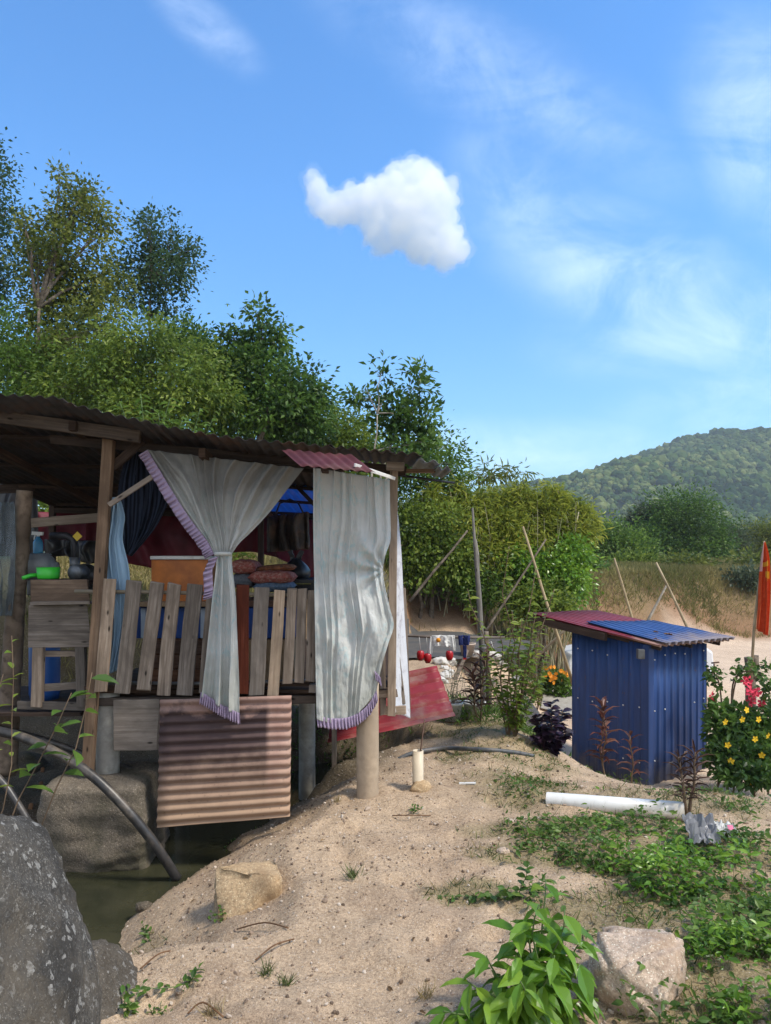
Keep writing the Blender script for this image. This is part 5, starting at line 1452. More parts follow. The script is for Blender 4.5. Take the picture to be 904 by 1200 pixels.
# ================================================================== TREES
def gb(px, d, py=None):
    x = (px - HX) / F * d
    return Vector((x, d, Tz(x, d)))
GT = 'trees on the slope behind the shack'
GS = 'shrubs and trees on the far bank'
tree('vine_tree', 'tall vine draped tree with reddish bare trunk at the upper left', 'tree', gb(4, 14.3), 15.5,
     [(88, 250, 26, 40, .5), (72, 300, 36, 40, 0), (112, 330, 42, 42, .3), (66, 360, 50, 46, .5), (105, 395, 58, 45, -.4), (42, 310, 24, 38, .4), (28, 265, 10, 22, .2), (120, 275, 16, 40, .4), (25, 420, 44, 45, .9), (102, 222, 12, 18, .6), (70, 212, 9, 14, .6)],
     M['lf_olive'], M['bark'], .095, .6, 270, 66, .165, .35, .10, P(46, 360, 15.0), group=GT, twigs=8, stray=.10, tvar=.9)
tree('tall_tree', 'tall bluish green tree cut off by the left picture edge', 'tree', gb(-25, 17), 17.5,
     [(-12, 215, 18, 40, 0), (-14, 280, 30, 38, 0), (-8, 340, 34, 36, 0), (-20, 180, 14, 22, 0), (4, 255, 13, 22, 0)],
     M['lf_blue'], M['bark'], .10, .55, 110, 60, .22, .1, .14, P(-16, 240, 17.5), group=GT, stray=.2)
tree('airy_tree', 'airy tree with open crown against the sky right of the vine draped tree', 'tree', gb(165, 17), 18,
     [(176, 285, 22, 26, 0), (205, 290, 26, 30, 0), (165, 315, 28, 32, .3), (195, 330, 28, 30, -.3), (215, 320, 16, 30, 0), (150, 340, 26, 26, .4), (190, 365, 26, 22, 0), (226, 292, 9, 16, 0), (170, 262, 14, 14, 0)],
     M['lf_blue'], M['bark'], .10, .6, 190, 32, .16, .1, .08, P(178, 330, 18), group=GT, twigs=11, stray=.2)
tree('bushy_tree', 'yellow green bushy tree leaning over the shack roof below the airy tree', 'tree', gb(170, 13.5), 14,
     [(170, 405, 48, 34, 0), (215, 425, 36, 32, .2), (140, 440, 60, 38, -.2), (205, 460, 60, 34, -.4), (250, 455, 30, 32, 0), (90, 455, 50, 32, 0), (180, 480, 70, 26, -.4)],
     M['lf_bushy'], M['bark'], .10, .48, 230, 66, .185, .5, .09, P(180, 430, 14.6), group=GT, twigs=5, tvar=.9)
tree('under_tree', 'dark green tree low behind the left end of the roof', 'tree', gb(40, 13), 14.6,
     [(30, 440, 60, 40, 0), (90, 470, 60, 30, .3), (-10, 400, 40, 50, 0), (30, 480, 60, 26, 0)],
     M['lf_mid'], M['bark'], .10, .5, 170, 60, .25, .2, .09, P(40, 450, 14.6), group=GT)
tree('broadleaf_tree', 'dark broadleaf tree with a pointed top behind the middle of the roof', 'tree', gb(310, 14), 15,
     [(308, 378, 17, 20, 0), (282, 412, 28, 24, 0), (322, 405, 14, 24, .2), (300, 440, 48, 34, 0), (340, 458, 38, 36, -.2), (290, 485, 60, 34, -.3), (350, 495, 40, 26, 0), (262, 440, 18, 26, .2), (378, 470, 12, 10, .1), (268, 395, 8, 9, 0)],
     M['lf_dark'], M['bark'], .115, .55, 230, 58, .165, .4, .10, P(306, 430, 15), group=GT, twigs=7, tvar=.95, stray=.08)
tree('round_tree', 'small round dark tree left of the broadleaf tree', 'tree', gb(240, 14.5), 15.6,
     [(228, 405, 24, 22, 0), (245, 430, 24, 30, 0), (205, 400, 18, 16, 0)], M['lf_dark'], M['bark'], .10, .55, 80, 56, .2, .2, .07, P(235, 425, 15.6), group=GT)
tree('fill_shrub', 'light green shrub showing above the roof between the broadleaf tree and the sapling', 'shrub', gb(405, 15.4), 16,
     [(405, 505, 36, 24, 0), (375, 520, 40, 26, 0), (440, 522, 30, 22, 0), (400, 545, 60, 24, 0)], M['lf_yel'], M['bark'], .10, .5, 130, 56, .22, .2, .05, P(405, 520, 16), group=GT)
tree('sapling', 'upright glossy sapling with separate shoots above the right end of the roof', 'tree', gb(420, 13), 13.6,
     [(428, 455, 9, 17, 0), (447, 438, 9, 20, 0), (455, 465, 13, 24, .1), (485, 455, 14, 26, 0), (494, 430, 8, 12, 0), (480, 490, 26, 26, 0), (455, 500, 24, 26, 0), (500, 490, 16, 30, .1), (416, 462, 6, 7, 0), (470, 525, 34, 26, 0), (505, 520, 22, 20, 0)],
     M['lf_dark'], M['bark_pale'], .135, .5, 90, 26, .12, -.1, .035, P(465, 490, 13.6), group=GT, stems=3, twigs=9, stray=.05, tvar=.8)
tree('hedge_tree', 'brownish green tree sloping down behind the right end of the roof', 'tree', gb(505, 16.4), 17.5,
     [(500, 530, 34, 30, 0), (530, 545, 18, 24, 0), (480, 560, 40, 30, 0), (520, 570, 30, 24, 0), (545, 560, 8, 14, 0)], M['lf_mid'], M['bark'], .12, .5, 110, 40, .24, .1, .07, P(505, 545, 17.5), group=GT, tvar=.8)
tree('backing_tree', 'dark broad tree filling the gap between the vine draped tree and the roof', 'tree', gb(60, 19), 19.5,
     [(40, 430, 70, 50, 0), (120, 440, 60, 45, 0), (190, 450, 60, 40, 0), (70, 490, 120, 30, 0), (200, 490, 80, 30, 0)], M['lf_dark'], M['bark'], .13, .55, 210, 60, .32, .2, .10, P(110, 460, 19.5), group=GT, tvar=.9)
tree('backing_tree', 'dark tree filling in behind the broadleaf tree just above the middle of the roof', 'tree', gb(330, 19), 19.5,
     [(290, 470, 50, 40, 0), (350, 490, 46, 30, 0), (400, 525, 40, 20, 0), (460, 540, 40, 20, 0), (320, 510, 80, 26, 0)], M['lf_mid'], M['bark'], .13, .55, 150, 60, .30, .2, .10, P(340, 490, 19.5), group=GT, tvar=.9)
# fern-like low branch just over the roof
stem_plant('fern_shrub', 'bright feathery shrub just above the left part of the roof', 'shrub', gb(180, 10.5),
           [P(140, 470, 10.6), P(165, 462, 10.5), P(200, 466, 10.6), P(235, 478, 10.5), P(120, 482, 10.7), P(185, 480, 10.3), P(250, 490, 10.5), P(215, 488, 10.2)],
           M['lf_mid'], M['stem_green'], .20, .3, 46, T_LANCE, GT, .014, .6, start=.45, splay=1.0, tintmu=.6)
# green behind the open back of the shack
for i, (px, py, lb) in enumerate([(255, 640, 'green shrub seen through the back of the shack beside the tied curtain'), (385, 600, 'pale green shrub seen between the two curtains'), (60, 590, 'shrub seen through the back of the shack above the cross beam')]):
    tree('back_shrub', lb, 'shrub', gb(px, 10.5), 10.8, [(px, py, 26, 34, 0), (px + 14, py + 30, 22, 26, 0)], M['lf_yel'], M['bark'], .11, .5, 36, 36, .2, .2, .03, P(px, py + 10, 10.8), group=GT)

# bamboo thicket on the bank
GB = 'bamboo and bushes on the earth bank'
BAM = [(500, 16.5, [(486, 632, 26, 30, 0), (516, 612, 20, 18, 0), (495, 665, 30, 22, -.3), (530, 652, 22, 26, -.2), (478, 600, 14, 14, .3)], 'lf_bushy', 'leafy green bush at the left end of the bamboo bank'),
       (560, 17.2, [(555, 600, 22, 15, 0), (582, 590, 16, 12, .2), (545, 626, 26, 20, -.2), (590, 618, 24, 20, 0), (570, 652, 34, 22, -.3)], 'lf_bamboo', 'feathery bamboo clump behind the tall rail pole'),
       (640, 17.6, [(632, 602, 26, 15, 0), (655, 625, 24, 20, 0), (618, 630, 24, 22, -.2), (668, 604, 16, 11, .2), (606, 592, 16, 9, .3), (684, 618, 10, 14, 0), (650, 590, 10, 7, 0)], 'lf_bamboo', 'yellow green bamboo clump left of the distant trees'),
       (640, 16.8, [(630, 668, 24, 20, -.2), (658, 680, 26, 24, -.2), (672, 648, 16, 16, 0), (604, 662, 18, 14, -.2)], 'lf_bright', 'creeper covered bush hanging down the bank above the shed roof')]
for (px, d, lob, mm, lb) in BAM:
    bamb = 'bamboo' in mm
    tree('bamboo_clump' if bamb else 'bank_bush', lb, 'bamboo' if bamb else 'bush', gb(px, d), d, lob, M[mm], M['stem_pale'] if bamb else M['bark'],
         .19 if bamb else .105, .16 if bamb else .6, 200 if bamb else 170, 56, .20, .6, .05, group=GB, stems=7 if bamb else 2, twigs=9 if bamb else 4, stray=.22, tvar=.95)
tree('bank_bush', 'low yellow green bush at the foot of the bamboo left of the shed roof', 'bush', gb(625, 15.9), 16.0, [(612, 708, 22, 14, 0), (636, 700, 20, 16, 0), (655, 712, 14, 12, 0)], M['lf_bushy'], M['bark'], .10, .55, 90, 50, .2, .2, .04, P(628, 705, 16.0), group=GB, tvar=.9)
tree('bank_bush', 'low green bush on the earth bank directly behind the rail pole', 'bush', gb(560, 16.2), 16.3, [(566, 690, 22, 16, 0), (545, 678, 18, 14, 0)], M['lf_mid'], M['bark'], .10, .55, 60, 50, .2, .2, .04, P(558, 688, 16.3), group=GB, tvar=.9)
# arching plumes that break the top of the thicket
for i, (px, py, h, d, lb) in enumerate([(535, 575, 18, 17.3, 'drooping bamboo plume rising left of the tall thin tip'), (610, 572, 14, 17.5, 'bamboo plume over the middle of the thicket'), (648, 578, 14, 17.6, 'bamboo plume toward the right of the thicket'), (672, 592, 10, 17.8, 'small bamboo plume at the right end of the thicket'), (505, 584, 14, 17.0, 'leafy plume at the left end of the thicket')]):
    tree('bamboo_plume', lb, 'bamboo', gb(px, d), d, [(px, py, 7, h, 0), (px + 9, py + 6, 8, 7, 0), (px - 8, py + 12, 8, 8, 0)], M['lf_bamboo'], M['stem_pale'], .18, .17, 34, 26, .13, .7, .03, P(px, py, d), group=GB, stems=2)
# bare stems under the thicket
tree('tall_bamboo', 'thin bamboo tip with drooping leaves rising above the thicket', 'bamboo', gb(580, 18.5), 18.5,
     [(578, 556, 16, 9, 0), (596, 552, 14, 5, 0), (612, 554, 6, 3, 0), (560, 560, 10, 8, 0)], M['lf_olive'], M['stem_pale'], .24, .18, 26, 12, .16, .6, .04, P(582, 556, 18.5), group=GB, stems=2)
def bare_stems(name, px0, px1, d, label, n=70):
    t = tag(empty(name, gb((px0 + px1) / 2, d)), label, 'bamboo', GB)
    mb = MB()
    for i in range(n):
        px = RN.uniform(px0, px1); dd = d + RN.uniform(-.5, .8)
        b = gb(px, dd); tip = P(px + RN.uniform(-22, 22), RN.uniform(585, 660), dd + RN.uniform(-.5, .3))
        mb.tube(bend(b, tip, 5, 0, .1), [.016, .014, .012, .01, .008, .005], 5, False)
    obj('stems', mb, M['stem_pale'], t)
bare_stems('bamboo_clump', 515, 600, 17.0, 'dense bare bamboo stems at the foot of the thicket behind the rail pole')
bare_stems('bamboo_clump', 600, 665, 17.2, 'bare bamboo stems leaning above the earth bank left of the shed roof', 45)

# distant trees beyond the right bank
FAR = [(795, 44, [(800, 595, 34, 26, 0), (780, 625, 34, 30, 0), (820, 630, 34, 34, 0), (770, 645, 24, 24, -1), (800, 655, 46, 22, -1), (835, 640, 20, 30, 0)], 'lf_dark', 'large rounded tree in the middle of the far bank'),
       (715, 40, [(712, 638, 24, 22, 0), (735, 650, 26, 22, 0), (700, 655, 20, 20, 0), (725, 668, 34, 16, 0)], 'lf_mid', 'low dark tree left of the large rounded tree'),
       (742, 36, [(742, 672, 20, 8, 0), (755, 676, 14, 7, 0)], 'lf_yel', 'small yellowish shrub at the foot of the large rounded tree'),
       (880, 52, [(885, 636, 22, 16, 0), (905, 630, 22, 18, 0), (870, 655, 26, 20, 0), (900, 660, 30, 22, 0)], 'lf_olive', 'dull olive tree at the right edge behind the flag'),
       (850, 50, [(852, 640, 16, 20, 0), (840, 660, 24, 14, 0), (866, 668, 24, 12, 0)], 'lf_sage', 'greyish tree between the large rounded tree and the flag'),
       (770, 46, [(760, 610, 10, 10, 0), (755, 625, 14, 14, 0)], 'lf_sage', 'pale grey green tree top left of the large rounded tree'),
       (690, 44, [(690, 632, 18, 12, 0), (672, 640, 20, 16, 0)], 'lf_olive', 'olive tree behind the bamboo thicket')]
for (px, d, lob, mm, lb) in FAR:
    tree('distant_tree', lb, 'tree', gb(px, d), d, lob, M[mm], M['bark'], .17, .6, 330, 70, .46, .15, .16, group=GS, twigs=3, tvar=.95)
for i, (px, d, w, mm, lb) in enumerate([(870, 31, 16, 'lf_sage', 'pale shrub on the dry slope below the flag top'), (700, 25, 16, 'lf_yel', 'leafy shrub on the bank above the red roof sheet'), (690, 30, 14, 'lf_mid', 'green creeper patch at the left end of the far bank'), (805, 33, 22, 'lf_olive', 'low olive shrub on the lip of the far bank'), (880, 35, 24, 'lf_olive', 'low shrub on the lip of the far bank at the right')]):
    x = (px - HX) / F * d; z = Tz(x, d); row = HY + (ZC - z) / d * F
    tree('bank_shrub', lb, 'shrub', gb(px, d), d, [(px, row - 6, w, 8, 0), (px + w * .7, row - 3, w * .7, 7, 0)], M[mm], M['bark'], .2, .6, 40, 34, .3, .1, .05, group=GS)

# ================================================================== GARDEN PLANTS
def tips(base, n, spread, h, dx=0.0):
    return [base + Vector((RN.gauss(dx, spread), RN.gauss(0, spread), h * RN.uniform(.65, 1.1))) for _ in range(n)]
b = G(596, 862)
stem_plant('thin_sapling', 'thin tall sapling with sparse yellowing leaves behind the garden shrub', 'sapling', b, [P(597, 640, b.y), P(628, 665, b.y + .4), P(548, 690, b.y), P(650, 690, b.y + .2)],
           M['lf_yel'], M['stem_brown'], .10, .5, 30, T_BIG, None, .008, .6, start=.45, tintmu=.75)
b = G(604, 862)
stem_plant('garden_shrub', 'many stemmed garden shrub with small light leaves between the rail pole and the purple shrub', 'shrub', b,
           [P(x, y, b.y + RN.uniform(-.25, .25)) for (x, y) in ((585, 740), (600, 715), (612, 725), (625, 740), (640, 765), (580, 770), (595, 760), (618, 760), (635, 790), (605, 780), (572, 790), (628, 720))],
           M['lf_yel'], M['stem_brown'], .085, .5, 46, T_BIG, None, .008, .5, start=.15, tintmu=.5)
b = G(630, 858)
stem_plant('light_shrub', 'pale yellow green upright shrub beside the garden shrub', 'shrub', b, [P(x, y, b.y) for (x, y) in ((615, 770), (628, 750), (640, 775), (622, 790), (634, 800))], M['lf_bamboo'], M['stem_brown'], .09, .38, 46, T_BIG, None, .006, .4, tintmu=.7)
b = G(645, 880)
stem_plant('purple_shrub', 'dark purple leaved shrub left of the blue shed', 'shrub', b, [P(x, y, b.y + RN.uniform(-.15, .15)) for (x, y) in ((646, 822), (630, 838), (660, 832), (636, 850), (655, 850), (626, 862), (664, 858), (645, 835))],
           M['lf_purple'], M['stem_brown'], .095, .85, 40, T_BIG, None, .007, .3, start=.05, tintmu=.5)
def cordyline(px, py, h, n, m, label, L=.22, dx=0.0, wid=.16, nst=1, d=None):
    g = gb(px, d) if d else G(px, py); t = tag(empty('cordyline', g), label, 'plant', 'cordylines and their kin around the plot')
    mb = MB(); Ps = []; Ax = []
    for s in range(nst):
        tip = g + Vector((dx + RN.uniform(-.08, .08) * (nst > 1), RN.uniform(-.04, .04), h * RN.uniform(.7, 1) if s else h))
        path = bend(g - Vector((0, 0, .04)), tip, 6, 0, .1); mb.tube(path, [.012 - .001 * i for i in range(7)], 7)
        for k in range(n):
            u = .35 + .65 * k / n; i = min(5, int(u * 6)); q = path[i].lerp(path[i + 1], u * 6 - i)
            a = k * 2.4; Ps.append(q); Ax.append(Vector((math.cos(a), math.sin(a), .25 + 1.2 * (u - .35) ** 2 * 2)))
    obj('stem', mb, M['stem_brown'], t)
    n_ = len(Ps); L_ = L * NR.uniform(.7, 1.15, n_)
    scatter_mesh('leaves', np.array([tuple(p) for p in Ps]), np.array([tuple(p) for p in Ax]), np.tile([[0, 0, 1.0]], (n_, 1)) + NR.normal(size=(n_, 3)) * .1, L_, L_ * wid, L_ * 1.2, NR.random(n_), T_LANCE, m, t)
cordyline(562, 846, .62, 26, M['lf_maroon'], 'reddish brown strap leaved plant at the foot of the tall rail pole', .22, 0, .17, 2)
cordyline(710, 892, 1.15, 26, M['lf_copper'], 'copper leaved plant against the left wall of the shed', .24, .03, .24, 2, 9.75)
cordyline(741, 906, .80, 16, M['lf_copper'], 'small copper leaved plant leaning near the shed corner', .22, -.04, .26, 1, 9.5)
cordyline(806, 958, .40, 34, M['lf_maroon'], 'dark maroon spiky plant at the end of the white pipe', .12, .0, .12, 2)
cordyline(708, 906, .25, 16, M['lf_mid'], 'low green leafy plant under the copper leaved plant', .17, 0, .3, 3, 9.55)
b = gb(682, 10.2)
stem_plant('purple_herb', 'low dark purple herb at the bottom left corner of the shed', 'plant', b, tips(b, 6, .12, .12), M['lf_purple'], M['stem_brown'], .06, .7, 12, T_BIG, None, .004)
for (p_, lb) in ((P1, 'thin grey green shoots growing in the first white pot'), (P2, 'thin brownish shoots growing in the second white pot'), (P3, 'pale pinkish shoots growing in the beige clay pot')):
    stem_plant('pot_plant', lb, 'plant', p_, tips(p_, 9, .09, .42 if p_ is not P3 else .2), M['lf_sage'], M['stem_pale'], .05, .3, 9, T_BIG, None, .004, .3)

# yellow flowering bush and bougainvillea at the right
def flower_mesh(r, n=5):
    mb = MB()
    for k in range(n):
        a = 2 * PI * k / n; ca, sa = math.cos(a), math.sin(a)
        def q(l, w, h): return Vector((ca * l - sa * w, h, sa * l + ca * w))
        mb.add([q(0, 0, 0), q(r * .6, r * .36, -r * .15), q(r, 0, -r * .05), q(r * .6, -r * .36, -r * .15)], [[0, 1, 2, 3]])
    return mb
by = tag(empty('yellow_flower_bush', Vector((4.2, 9.6, -1.4))), 'dense green bush with yellow flowers right of the blue shed', 'bush')
def bushfill(parent, lobes, m, n, L, W, tpl=T_BIG, up=.5):
    Ps = []; Ax = []; Tn = []
    for (px, py, rx, ry, d) in lobes:
        c = np.array(P(px, py, d)); k = int(n * rx * ry / sum(a[2] * a[3] for a in lobes))
        u = NR.normal(size=(k, 3)); u /= np.linalg.norm(u, axis=1)[:, None]
        rr = NR.random(k) ** (1 / 2.6)
        Ps.append(c + u * rr[:, None] * np.array([rx, (rx + ry) / 2, ry]) * d / F); Ax.append(u * .6 + NR.normal(size=(k, 3)) * .6 + np.array([0, 0, -.1])); Tn.append(np.clip(.5 + .8 * fbm(Ps[-1][:, 0] * 5, Ps[-1][:, 2] * 5, 3) + NR.normal(size=k) * .15, 0, 1))
    ps = np.concatenate(Ps); L_ = L * NR.uniform(.6, 1.2, len(ps)); nr = NR.normal(size=(len(ps), 3)) * .5; nr[:, 2] += up; nr[:, 1] -= .3
    return scatter_mesh('foliage', ps, np.concatenate(Ax), nr, L_, L_ * W, L_, np.concatenate(Tn), tpl, m, parent)
BL = [(852, 855, 24, 22, 9.6), (885, 858, 26, 22, 9.6), (862, 888, 34, 26, 9.3), (900, 888, 30, 26, 9.3), (840, 832, 12, 15, 9.8), (915, 850, 26, 28, 9.6), (880, 907, 40, 14, 9.0), (870, 838, 14, 12, 9.7)]
bushfill(by, BL, M['lf_dark'], 4600, .11, .46)
mb = MB()
for (px, py, rx, ry, d) in BL[:5]: mb.tube(bend((P(px, 900, d).x, d, -1.6), P(px, py, d), 5, 0, .1), .012, 6, False)
obj('stem', mb, M['stem_brown'], by)
fm = None
for (px, py) in ((853, 873), (885, 866), (857, 892), (893, 885), (892, 900), (881, 917), (870, 843), (850, 846), (889, 843), (900, 862), (875, 832)):
    q = P(px, py, 9.0)
    if fm is None:
        fm = obj('flower', flower_mesh(.045), M['flower_yellow'], by, base=Vector((0, 0, 0))); o = fm
    else:
        o = fm.copy(); COL.objects.link(o); o.parent = by
    o.location = q - WL[by.name]; o.rotation_euler = (RN.uniform(-.5, .3), RN.uniform(0, 6), RN.uniform(-.5, .5))
bg = tag(empty('bougainvillea', Vector((4.4, 10.4, -1.4))), 'arching bougainvillea with pink red flowers in front of the flag stump', 'shrub')
BS = [[(850, 900, 10.2), (845, 815, 10.2), (838, 790, 10.2), (830, 793, 10.1)], [(860, 900, 10.2), (858, 810, 10.2), (870, 788, 10.1), (890, 790, 10.0), (905, 800, 10.0)], [(850, 900, 10.3), (862, 800, 10.3), (880, 780, 10.3), (912, 782, 10.2)], [(880, 900, 10.2), (890, 830, 10.2), (900, 805, 10.1), (912, 812, 10.1)]]
mb = MB(); Ps = []; Ax = []
for s in BS:
    q = [Vector(P(*a)) for a in s]; q = [Vector(v) for v in smooth_pts([tuple(v) for v in q], 24)]
    mb.tube(q, [.014 - .0004 * i for i in range(25)], 6, False)
    for i in range(9, 25):
        for k in range(6):
            Ps.append(tuple(q[i] + Vector((RN.gauss(0, .05), RN.gauss(0, .05), RN.gauss(0, .05))))); Ax.append((RN.gauss(0, 1), RN.gauss(0, 1), RN.gauss(-.3, .6)))
obj('stem', mb, M['stem_brown'], bg)
n_ = len(Ps); L_ = .085 * NR.uniform(.6, 1.2, n_)
scatter_mesh('foliage', np.array(Ps), np.array(Ax), runit(n_, .8), L_, L_ * .62, L_, NR.random(n_), T_BIG, M['lf_dark'], bg)
fm = None
for (px, py) in ((875, 798), (880, 811), (884, 813), (889, 812), (882, 819), (893, 825), (896, 828), (878, 800), (880, 822), (833, 815), (836, 822)):
    for k in range(3):
        q = P(px + RN.uniform(-3, 3), py + RN.uniform(-3, 3), 9.9 + RN.uniform(-.05, .05))
        if fm is None:
            fm = obj('flower', flower_mesh(.062, 3), M['flower_pink'], bg, base=Vector((0, 0, 0))); o = fm
        else:
            o = fm.copy(); COL.objects.link(o); o.parent = bg
        o.location = q - WL[bg.name]; o.rotation_euler = (RN.uniform(-.8, .8), RN.uniform(0, 6), RN.uniform(-.8, .8))
of = tag(empty('marigold_bed', gb(652, 16)), 'bed of orange flowers left of the blue shed', 'flowers')
x0 = (650 - HX) / F * 16.5
bushfill(of, [(650, 795, 14, 9, 16.5), (638, 800, 10, 9, 16.5), (664, 805, 8, 12, 16.2), (655, 815, 14, 10, 16.2)], M['lf_mid'], 900, .14, .4)
fm = None
for k in range(24):
    q = P(RN.uniform(634, 668), RN.uniform(780, 802), 16.2)
    if fm is None:
        fm = obj('flower', flower_mesh(.05, 6), M['flower_orange'], of, base=Vector((0, 0, 0))); o = fm
    else:
        o = fm.copy(); COL.objects.link(o); o.parent = of
    o.location = q - WL[of.name]; o.rotation_euler = (RN.uniform(-.6, .4), RN.uniform(0, 6), RN.uniform(-.5, .5))

# ================================================================== FOREGROUND PLANTS
b = G(628, 1198)
stem_plant('leafy_seedling', 'bright green leafy young shrub in the middle foreground', 'shrub', b,
           [P(640, 1032, b.y + .12), P(662, 1066, b.y + .05), P(604, 1085, b.y), P(632, 1060, b.y - .05), P(650, 1085, b.y + .1), P(682, 1100, b.y + .1), P(610, 1120, b.y - .1), P(570, 1120, b.y - .05), P(680, 1130, b.y + .02), P(618, 1080, b.y + .1), P(575, 1165, b.y - .12), P(650, 1120, b.y - .12), P(690, 1165, b.y), P(520, 1185, b.y - .12), P(548, 1150, b.y - .1), P(610, 1150, b.y - .2)],
           M['lf_bright'], M['stem_green'], .135, .42, 16, T_BIG, None, .006, 1.0, start=.30, splay=.85, tintmu=.5)
b = G(608, 1050)
stem_plant('vine', 'small creeping vine with round leaves behind the bright young shrub', 'vine', b, [P(620, 1012, b.y), P(590, 1040, b.y - .05), P(560, 1045, b.y), P(500, 1050, b.y), P(520, 1062, b.y - .03), P(640, 1030, b.y + .1)], M['lf_weed'], M['stem_green'], .055, .7, 16, T_BIG, None, .003, .2, start=.1, tintmu=.45)
b = P(-40, 905, 3.3); b.z = -.2
stem_plant('twig_plant', 'leafy twig reaching in from the left edge in front of the wash stand', 'plant', b, [P(108, 788, 3.35), P(84, 812, 3.3)], M['lf_mid'], M['stem_brown'], .125, .56, 9, T_BIG, None, .005, .6, start=.66, splay=.9, tintmu=.6)
stem_plant('twig_plant', 'young shoot with pale leaves at the left picture edge', 'plant', b, [P(14, 745, 3.3), P(4, 790, 3.3)], M['lf_yel'], M['stem_brown'], .075, .4, 12, T_BIG, None, .004, .4, start=.6, splay=.8, tintmu=.8)

TUFTS = [(270, 1072, .05, 'lf_weed', 'small green tuft at the foot of the tan sandstone'), (414, 1028, .06, 'lf_grass', 'grass tuft on the sand right of the tan sandstone'), (312, 1142, .05, 'lf_grass', 'wispy tuft with dry stems on the open sand'),
         (335, 1156, .05, 'lf_grass', 'grass tuft just right of the wispy one'), (170, 1100, .06, 'lf_weed', 'weed beside the smaller boulder'), (215, 1148, .07, 'lf_weed', 'weed on the sand near the bottom left'), (150, 1182, .07, 'lf_weed', 'leafy weed at the bottom left corner of the sand'),
         (182, 1190, .04, 'lf_weed', 'small weed beside the leafy one at the bottom left'), (300, 970, .05, 'lf_weed', 'weed at the water edge under the hanging sheet'), (480, 950, .05, 'lf_weed', 'creeping weed on the sand in front of the pipe stub'), (395, 940, .04, 'lf_dry', 'dry tuft beside the right concrete post'),
         (205, 1032, .04, 'lf_weed', 'tuft where the black hose meets the bank'), (500, 1170, .05, 'lf_dry', 'dry twig tuft left of the bright young shrub'), (250, 1190, .05, 'lf_dry', 'dry tuft at the bottom edge')]
for (px, py, h, mm, lb) in TUFTS:
    g = G(px, py)
    if mm == 'lf_weed':
        stem_plant('weed', lb, 'weed', g, tips(g, 5, h * .9, h * .8), M[mm], M['stem_green'], h * .62, .5, 7, T_BIG, 'small weeds and tufts on the sand', .0025, .1, start=.1)
    else:
        n_ = 60; a = NR.normal(size=(n_, 3)) * .6; a[:, 2] = 1
        L_ = h * NR.uniform(.5, 1.6, n_)
        tag(scatter_mesh('grass_tuft', np.array(g) + NR.normal(size=(n_, 3)) * [h * .3, h * .3, 0], a, runit(n_), L_, L_ * .05, L_, NR.random(n_), T_BLADE, M[mm]), lb, 'grass tuft', 'small weeds and tufts on the sand')
# dry twigs on the ground
for (pts, lb) in (([(220, 1192), (238, 1186), (262, 1196)], 'curled dead leaf stalk at the bottom edge'), ([(300, 1130), (322, 1118), (345, 1105)], 'thin dry twig arching over the wispy tuft'), ([(165, 1140), (185, 1128), (200, 1118)], 'short dry stick near the smaller boulder'), ([(278, 1092), (310, 1090), (338, 1092)], 'thin twig lying on the open sand'), ([(460, 958), (480, 962), (505, 958)], 'dry root lying below the pipe stub')):
    mb = MB(); q = [tuple(G(*a) + Vector((0, 0, .012 + .02 * (i == 1)))) for i, a in enumerate(pts)]; mb.tube(smooth_pts(q, 10), .0032, 6)
    tag(obj('dry_twig', mb, M['dead_leaf']), lb, 'twig', 'dry twigs on the sand')
for i, (px, py) in enumerate([(48, 922), (36, 948), (50, 905)]):
    q = G(px, py, 4.2) + Vector((0, 0, .012))
    mb = MB(); mb.grid(lambda a, b: (q + Vector(((a - .5) * .034, (b - .5) * .02, .01 * math.sin(a * PI) + .012 * (b - .5) + (b - .5) * .03)), (a, b)), 6, 4)
    tag(obj('fallen_leaf', mb, M['dead_leaf'], solid=.002), ('rusty dead leaf caught beside the footing block', 'rusty dead leaf lowest of those beside the footing block', 'pinkish dead leaf above the footing block')[i], 'dead leaf')

# ================================================================== GROUND COVER (uncountable)
def on_ground(n, box, dens, seed=0):
    x = NR.uniform(box[0], box[1], n); y = NR.uniform(box[2], box[3], n)
    k = NR.random(n) < dens(x, y)
    x = x[k]; y = y[k]
    return np.stack([x, y, terrain(x, y)], 1)
# weeds in the right foreground
def wd(x, y):
    g = grassmask(x, y)
    return np.clip((g - .3) * 1.3, 0, 1) * sm(.35, .8, x + .18 * (3.6 - y)) * (1 - .75 * sm(4.0, 5.0, y)) * np.clip(.44 + 1.9 * fbm(x * 3.6, y * 3.6, 57), .03, 1)
ps = on_ground(75000, (.1, 3.6, 2.2, 6.0), wd)
h = NR.random(len(ps)) ** 1.3 * .12 * (.25 + 1.9 * np.clip(.4 + fbm(ps[:, 0] * 3.5, ps[:, 1] * 3.5, 33), 0, 1) ** 1.5)
h = h * (.35 + .65 * (1 - sm(3.9, 5.2, ps[:, 1])))
ps[:, 2] += h
a = NR.normal(size=(len(ps), 3)); a[:, 2] = a[:, 2] * .3 + .15
L_ = .034 * NR.uniform(.35, 1.5, len(ps))
tn = np.clip(.35 + .7 * fbm(ps[:, 0] * 4, ps[:, 1] * 4, 35) + h * 2.2 + NR.normal(size=len(ps)) * .12, 0, 1)
tag(scatter_mesh('weeds', ps, a, runit(len(ps), 1.1), L_, L_ * .5, L_, tn, T_BIG, M['lf_weed'], None, (0, 0, 0)), 'low leafy weeds covering the right foreground', 'weeds', kind='stuff')
